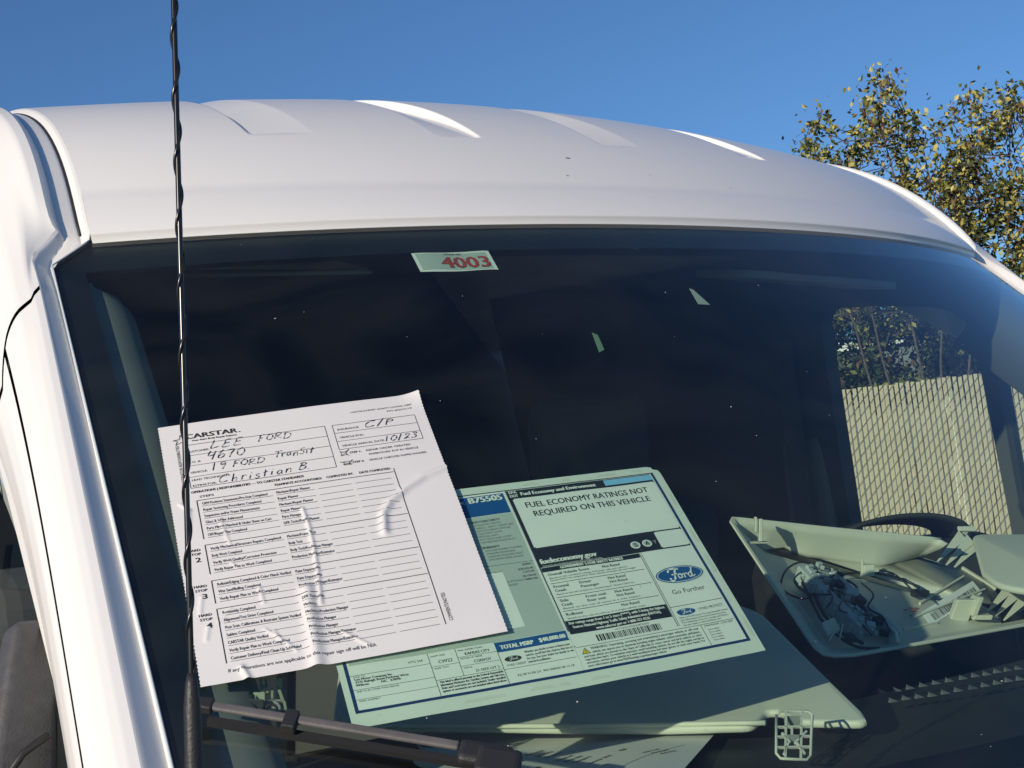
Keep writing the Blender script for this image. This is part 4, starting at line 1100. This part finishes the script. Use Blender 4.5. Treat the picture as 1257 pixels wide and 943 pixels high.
for pts_, r_ in (([(1010, 700), (985, 690), (965, 700), (960, 722), (985, 735), (1005, 725)], .0012), ([(1008, 706), (990, 700), (975, 712), (990, 728), (1020, 730)], .001), ([(1030, 705), (1070, 703), (1110, 712), (1128, 722)], .0016), ([(1000, 730), (1010, 752), (1030, 775), (1060, 790)], .002), ([(1080, 700), (1100, 706), (1125, 730)], .001), ([(1040, 712), (1052, 722), (1046, 738), (1062, 748), (1056, 764)], .0012), ([(1018, 722), (1036, 730), (1030, 748), (1048, 756), (1070, 780)], .001), ([(1058, 716), (1072, 730), (1066, 746), (1084, 758), (1092, 776)], .0011), ([(985, 715), (998, 742), (1012, 765), (1046, 792), (1080, 796)], .0016), ([(1024, 706), (1012, 716), (1022, 733), (1015, 746)], .0009)):
    P = [Vector(fpt(x, y, .014+.008*math.sin(x*.13)*(1 if r_ < .0013 else 0)+(.009 if r_ < .00125 and x > 1015 else 0))) for x, y in pts_]; Q = []
    for i in range(len(P)-1):
        p0, p1, p2, p3 = P[max(i-1, 0)], P[i], P[i+1], P[min(i+2, len(P)-1)]
        for k in range(6):
            t = k/6; Q.append(.5*((2*p1)+(-p0+p2)*t+(2*p0-5*p1+4*p2-p3)*t*t+(-p0+3*p1-3*p2+p3)*t**3))
    Q.append(P[-1]); m_ = MB(); m_.tube(Q, r_, 6); m_.build('cable', DARKM, sm, True)
m_ = MB(); c = fpt(1128, 728, .012); m_.box(c, _R*.008, _f*.005, _U*.004); m_.box(c+_R*.008, _R*.003, _f*.003, _U*.003); bevel(m_.build('plug', DARKM, sm), .001)
for (x, y) in ((1056, 737), (1044, 783), (1078, 762), (1030, 717)):
    m_ = MB(); c = fpt(x, y, .022); m_.box(c, dl*.005, dw*.0045, tn*.003); bevel(m_.build('switch', DARKM, sm), .001)
m_ = MB(); P = [fpt(1092, 770, .02), fpt(1100, 778, .024), fpt(1102, 790, .02)]; m_.tube(P, .0018, 8); m_.build('latch', mat('clip_white', (.6, .6, .56)), sm, True)
adopt(sm)

# smooth panel behind at far right
pc, nc = plane3(at(1200, 662, 1.75), at(1300, 668, 1.72), at(1230, 740, 1.55))
o = slab('trim_cover', rounded([onplane(x, y, pc, nc) for x, y in ((1192, 655), (1257, 655), (1360, 657), (1350, 738), (1225, 718), (1205, 702))], [.018, 0, .01, .01, .02, 0], 5), nc, .008, TRIM, None, .004)
tag(o, 'smooth pale grey trim piece leaning behind the hollow panel at the right edge', 'trim panel')

# paper on the dash behind the wiper
PZ = 1.4905
pq = [onz(500, 903, PZ), onz(884, 897, PZ), onz(838, 950, PZ), onz(560, 985, PZ)]
C4 = pq
def S4f(u, v, h=0.0):
    a, b = u/280, v/216; p = pq[0]*(1-a)*(1-b)+pq[1]*a*(1-b)+pq[2]*a*b+pq[3]*(1-a)*b
    return p+Vector((0, 0, .0016*math.sin(u*.03+1)+.002+h))
dp = thing('dash_document', 'printed white page lying flat on the dash behind the wiper', 'paper', pq[2])
V, F = grid(24, 18, lambda a, b: S4f(a*280, b*216)); obj('sheet', V, F, PAPER, dp, True)
sh = Sheet(S4f)
sh.text('Transit Van', 36, 150, 10, INK, wid=62, bold=.5, rot=-.75); sh.text('# GVWR', 58, 160, 10, INK, wid=46, bold=.5, rot=-.75); sh.text('19000087500', 84, 176, 6, INK, wid=46, bold=.3, rot=-.75)
for i, t in enumerate(['Mechanical', 'Convenience', 'Interior']): sh.text(t, 108+i*9, 100+i*6, 5, INK, wid=26, bold=.2, rot=-.75)
for i, t in enumerate(['Tires and rim', 'Vehicle data', 'Category']): sh.text(t, 135+i*9, 128+i*6, 5, INK, wid=26, bold=.2, rot=-.75)
sh.text('Exterior 2019', 170, 150, 5, INK, wid=32, bold=.2, rot=-.75); sh.text('0.0', 202, 112, 5, INK, wid=8, bold=.5, rot=-.75)
sh.line(206, 176, 262, 96, .7)
for i in range(3): sh.text(['Net Fuel', 'As tested', '4670'][i], 226+i*9, 130+i*5, 4.6, INK, wid=20, bold=.2, rot=-.75)
sh.ellipse(14, 60, 10, 8, NAVY, .0004); sh.ellipse(14, 60, 6.5, 5, PAPER2, .0007)
sh.finish(dp); adopt(dp)
o = slab('oval_card', [onz(545+38*math.cos(a), 934+11*math.sin(a), 1.496) for a in np.linspace(0, 6.28, 24)[:-1]], (0, 0, 1), .0005, PAPER2)
tag(o, 'small round-ended pale card on the dash just above the wiper joint', 'card')

# =================================================================== surroundings
GR = mat('asphalt', (.055, .054, .052), rough=.9, bump=.8, bscale=120, var=.3, vscale=2)
V, F = grid(2, 2, lambda a, b: Vector((-600+1200*a, -600+1200*b, 0))); tag(obj('ground', V, F, GR), kind='structure')
V, F = grid(2, 2, lambda a, b: Vector((-60+90*a, 36+8*b, .02))); tag(obj('dirt_strip', V, F, mat('dry_dirt', (.30, .22, .14), rough=.95, var=.3, vscale=1)), kind='structure')

# fence with privacy slats
fA = Vector((7.228, 7.137, 0)); fB = Vector((8.278, 6.411, 0)); fd = (fB-fA).normalized(); fn = Vector((-fd.y, fd.x, 0)); fn = -fn if fn.dot(CAMP-fA) < 0 else fn
FT = 2.44; pitch = .0405
fence = thing('slat_fence', 'tall tan privacy slat chain link fence beyond the van', 'fence', fA)
L0, L1 = -3.6, 4.4
ns_ = int((L1-L0)/pitch)
me0 = None; rs = random.Random(4); fcount = 0
for i in range(ns_):
    s = L0+pitch*i; p = fA+fd*s
    if me0 is None:
        mb = MB(); w_ = .0152; dth = .003
        mb.box((0, 0, 1.20), (w_, 0, 0), (0, dth, 0), (0, 0, 1.20)); me0 = mb.build('slat', SLAT, fence); o = me0; bevel(o, .003, 1)
    else:
        o = me0.copy(); COL.objects.link(o); o.parent = fence
    o.location = p-fA+Vector((0, 0, .02+rs.uniform(-.008, .008)))
    o.rotation_euler = (rs.uniform(-.0008, .0008), rs.uniform(-.0015, .0015), math.atan2(fd.y, fd.x)+rs.uniform(-.03, .03))
mb = MB()
k = -90
while k*.0825 < L1+3:
    s0 = k*.0825; 
    # front strands "/" in view, back strands "\"
    for sg, off in ((1, .010), (-1, -.010)):
        z0, z1 = .05, 2.46; run = (z1-z0)*.95
        a0, a1 = s0, s0+run
        if sg < 0: a0, a1 = a1, a0
        # clip to panel
        ta_, tb_ = 0.0, 1.0
        lo_, hi_ = L0, L1
        da = a1-a0
        t0 = (lo_-a0)/da; t1 = (hi_-a0)/da
        if t0 > t1: t0, t1 = t1, t0
        ta_, tb_ = max(0, t0), min(1, t1)
        if tb_-ta_ > .01:
            A = fA+fd*(a0+da*ta_)+Vector((0, 0, z0+(z1-z0)*ta_))+fn*off; B = fA+fd*(a0+da*tb_)+Vector((0, 0, z0+(z1-z0)*tb_))+fn*off
            mb.tube([A, B], .0018, 4, cap=False)
    k += 1
wm = mb.build('wire_mesh', WIRE, fence); wm['kind'] = 'stuff'
mb = MB(); mb.tube([fA+fd*L0+Vector((0, 0, 2.36))-fn*.03, fA+fd*L1+Vector((0, 0, 2.36))-fn*.03], .02, 10); mb.build('top_rail', METAL, fence, True)
for s in (-3.5, -.6, 2.3, 4.3):
    p = fA+fd*s-fn*.06; mb = MB(); mb.tube([p, p+Vector((0, 0, 2.42))], .03, 12); mb.build('post', METAL, fence, True)
adopt(fence)
for o in [x for x in bpy.data.objects if x.parent == fence and x.name.startswith('slat')]:
    o.matrix_parent_inverse = Matrix.Identity(4)

# trees beyond the fence
LM = [mat('leaf_olive', (.19, .19, .045), rough=.5), mat('leaf_yellow', (.42, .37, .10), rough=.5), mat('leaf_green', (.06, .085, .025), rough=.5), mat('leaf_brown', (.13, .07, .035), rough=.6), mat('leaf_dark', (.035, .045, .02), rough=.6)]
BARK = mat('bark', (.14, .10, .08), rough=.9, bump=1, bscale=60, var=.4, vscale=30)
for m_ in LM:
    p_ = m_.node_tree.nodes['Principled BSDF']; p_.inputs['Transmission Weight'].default_value = 0
def inpoly(x, y, P):
    c = False
    for i in range(len(P)):
        x1, y1 = P[i]; x2, y2 = P[i-1]
        if (y1 > y) != (y2 > y) and x < (x2-x1)*(y-y1)/(y2-y1)+x1: c = not c
    return c
def leaf(mb, c, size, rs, mi):
    a = Vector((rs.gauss(0, 1), rs.gauss(0, 1), rs.gauss(0, 1)-.4)).normalized(); b = a.cross(Vector((rs.gauss(0, 1), rs.gauss(0, 1), rs.gauss(0, 1)))).normalized(); n_ = a.cross(b)
    mb.add([c, c+a*size*.5+b*size*.3+n_*size*.06, c+a*size, c+a*size*.5-b*size*.3+n_*size*.06], [(0, 1, 2, 3)], mi)
def tree(name, label, dist, basepx, stems, outline, nclump, nleaf, lsize, weights, seed, depth, cl_r=.14):
    rs = random.Random(seed)
    bp = at(basepx, 600, dist); bp.z = 0
    t_ = thing(name, label, 'tree', bp, None)
    fw = Vector((math.sin(YAW+.2), math.cos(YAW+.2), 0))
    wood = MB(); paths = []
    for (px, py, off) in stems:
        top_ = at(px, py, dist)+fw*off; P = []
        for k in range(13):
            t = k/12; q = bp.lerp(top_, t); q.x += (1-t)*0; q += Vector((noise.noise(Vector((px, t*3, 0))), noise.noise(Vector((px, t*3, 7))), 0))*.30*math.sin(math.pi*t)
            spread = (t**.7-t); q += (top_-bp)*Vector((1, 1, 0)).length*0; q += Vector((top_.x-bp.x, top_.y-bp.y, 0))*spread*.5
            P.append(q)
        wood.tube(P, [(.018 if depth > .85 else .009)*(1-.9*k/12)+.003 for k in range(13)], 7); paths.append(P)
    lv_ = MB(); tw = MB()
    xs = [p[0] for p in outline]; ys = [p[1] for p in outline]; cnt = 0; tries = 0
    while cnt < nclump and tries < nclump*30:
        tries += 1
        px, py = rs.uniform(min(xs), max(xs)), rs.uniform(min(ys), max(ys))
        if not inpoly(px, py, outline): continue
        if noise.noise(Vector((px/38, py/38, seed))) < -.22: continue
        cnt += 1
        c = at(px, py, dist)+fw*rs.uniform(-depth, depth)
        # twig from nearest stem point lower down
        best = min(((c-q).length+(.5 if q.z > c.z-.1 else 0), q) for P in paths for q in [tuple(Vector(v)) and v for v in P])[1] if False else None
        bd = 1e9
        for P in paths:
            for q in P:
                d = (c-q).length+(2 if q.z > c.z-.08 else 0)
                if d < bd: bd = d; best = q
        if bd > .35: best = c+(best-c)*(.35/(c-best).length)+Vector((rs.uniform(-.08, .08), rs.uniform(-.08, .08), 0))
        mid = best.lerp(c, .5)+Vector((rs.uniform(-.05, .05), rs.uniform(-.05, .05), -.04)); tw.tube([best, mid, c, c+(c-mid)*.25], [.006, .004, .0025, .0015], 4, cap=False)
        tone = rs.random()
        for k in range(nleaf):
            r_ = cl_r*abs(rs.gauss(0, .75)); v = Vector((rs.gauss(0, 1), rs.gauss(0, 1), rs.gauss(0, 1))).normalized()
            mi = rs.choices(range(5), weights)[0]
            leaf(lv_, c+v*r_+Vector((0, 0, .02)), lsize*rs.uniform(.6, 1.25), rs, mi)
    tr_ = wood.build('trunk', BARK, t_, True); tw.build('twigs', BARK, t_, True)
    cr = lv_.build('crown', LM, t_); cr['kind'] = 'stuff'
    adopt(t_)
    return t_
tree('birch_tree', 'yellow-green autumn tree with open airy crown behind the fence, upper right', 14.0, 1170,
     [(1075, 125, 0), (1015, 180, .2), (1130, 190, -.3), (1195, 130, .3), (1240, 138, 0), (1300, 145, .2), (1350, 160, -.2), (985, 200, .1)],
     [(978, 200), (990, 172), (1020, 165), (1048, 118), (1078, 112), (1100, 140), (1128, 178), (1150, 175), (1162, 145), (1190, 118), (1225, 130), (1260, 128), (1340, 125), (1420, 170), (1440, 300), (1400, 380), (1100, 385), (1010, 370), (985, 300)],
     950, 23, .060, (6, 6, 5, 2, 3), 3, .9, .15)
tree('shrub_tree', 'dense dark green shrubbery filling the gap above the tan fence', 17.5, 1150,
     [(1050, 395, 0), (1100, 380, .2), (1160, 385, -.3), (1220, 370, .3), (1290, 380, 0)],
     [(1000, 380), (1040, 362), (1110, 360), (1200, 362), (1290, 352), (1420, 372), (1440, 485), (990, 485)],
     850, 34, .085, (2, 1, 4, 1, 8), 8, .8, .2)
# pale roofed building behind the shrubs
bA = at(1060, 440, 30); bB = at(1215, 432, 30)
bd_ = Vector((bB.x-bA.x, bB.y-bA.y, 0)).normalized(); bn = Vector((bd_.y, -bd_.x, 0)); bn = bn if bn.dot(CAMP-bA) > 0 else -bn
bl = thing('warehouse', 'low dark building with white roof trim glimpsed through the shrubs over the fence', 'building', (bA.x, bA.y, 0))
c = Vector((bA.x, bA.y, 0))+bd_*3-bn*3
mb = MB(); mb.box(c+Vector((0, 0, 2.2)), bd_*9, bn*3, Vector((0, 0, 2.2))); mb.build('wall', mat('building_wall', (.16, .17, .18), var=.2, vscale=1), bl)
mb = MB(); mb.box(c+Vector((0, 0, 4.5)), bd_*9.2, bn*3.2, Vector((0, 0, .09))); mb.build('roof_trim', mat('white_trim', (.75, .75, .72)), bl)
for k in range(6):
    mb = MB(); mb.box(c+bd_*(-7.5+3*k)+bn*3.02+Vector((0, 0, 2.4)), bd_*.08, bn*.05, Vector((0, 0, 2.0))); mb.build('downpipe', mat('white_trim', (.75, .75, .72)), bl)
adopt(bl)
# far side beyond the passenger door
bl2 = thing('depot_building', 'dark flat building far off on the passenger side', 'building', (-16, 50, 0))
mb = MB(); mb.box((-16, 50, 3.6), (26, 0, 0), (0, 3, 0), (0, 0, 3.6)); mb.build('wall', mat('dark_wall', (.05, .055, .07), var=.3, vscale=.5), bl2)
for k in range(12):
    mb = MB(); mb.box((-38+4*k, 46.96, 4.8), (1.1, 0, 0), (0, .03, 0), (0, 0, .7)); w_o = mb.build('window', mat('window_dark', (.03, .04, .06), rough=.1), bl2)
mb = MB(); mb.box((-16, 50, 7.25), (26.3, 0, 0), (0, 3.3, 0), (0, 0, .1)); mb.build('roof', mat('roof_grey', (.2, .2, .2)), bl2)
adopt(bl2)
rs = random.Random(31); mb = MB(); st_ = MB()
for i in range(5000):
    x = rs.uniform(-38, 6); h = 2.6+1.0*noise.noise(Vector((x*.4, 0, 0))); z = h*rs.random()**.7
    leaf(mb, Vector((x, 44+rs.uniform(-.8, .8), z)), rs.uniform(.25, .5), rs, rs.choices(range(5), (2, 1, 3, 1, 5))[0])
tag(mb.build('hedge', LM), 'dark overgrown hedge far off on the passenger side', 'hedge', kind='stuff')
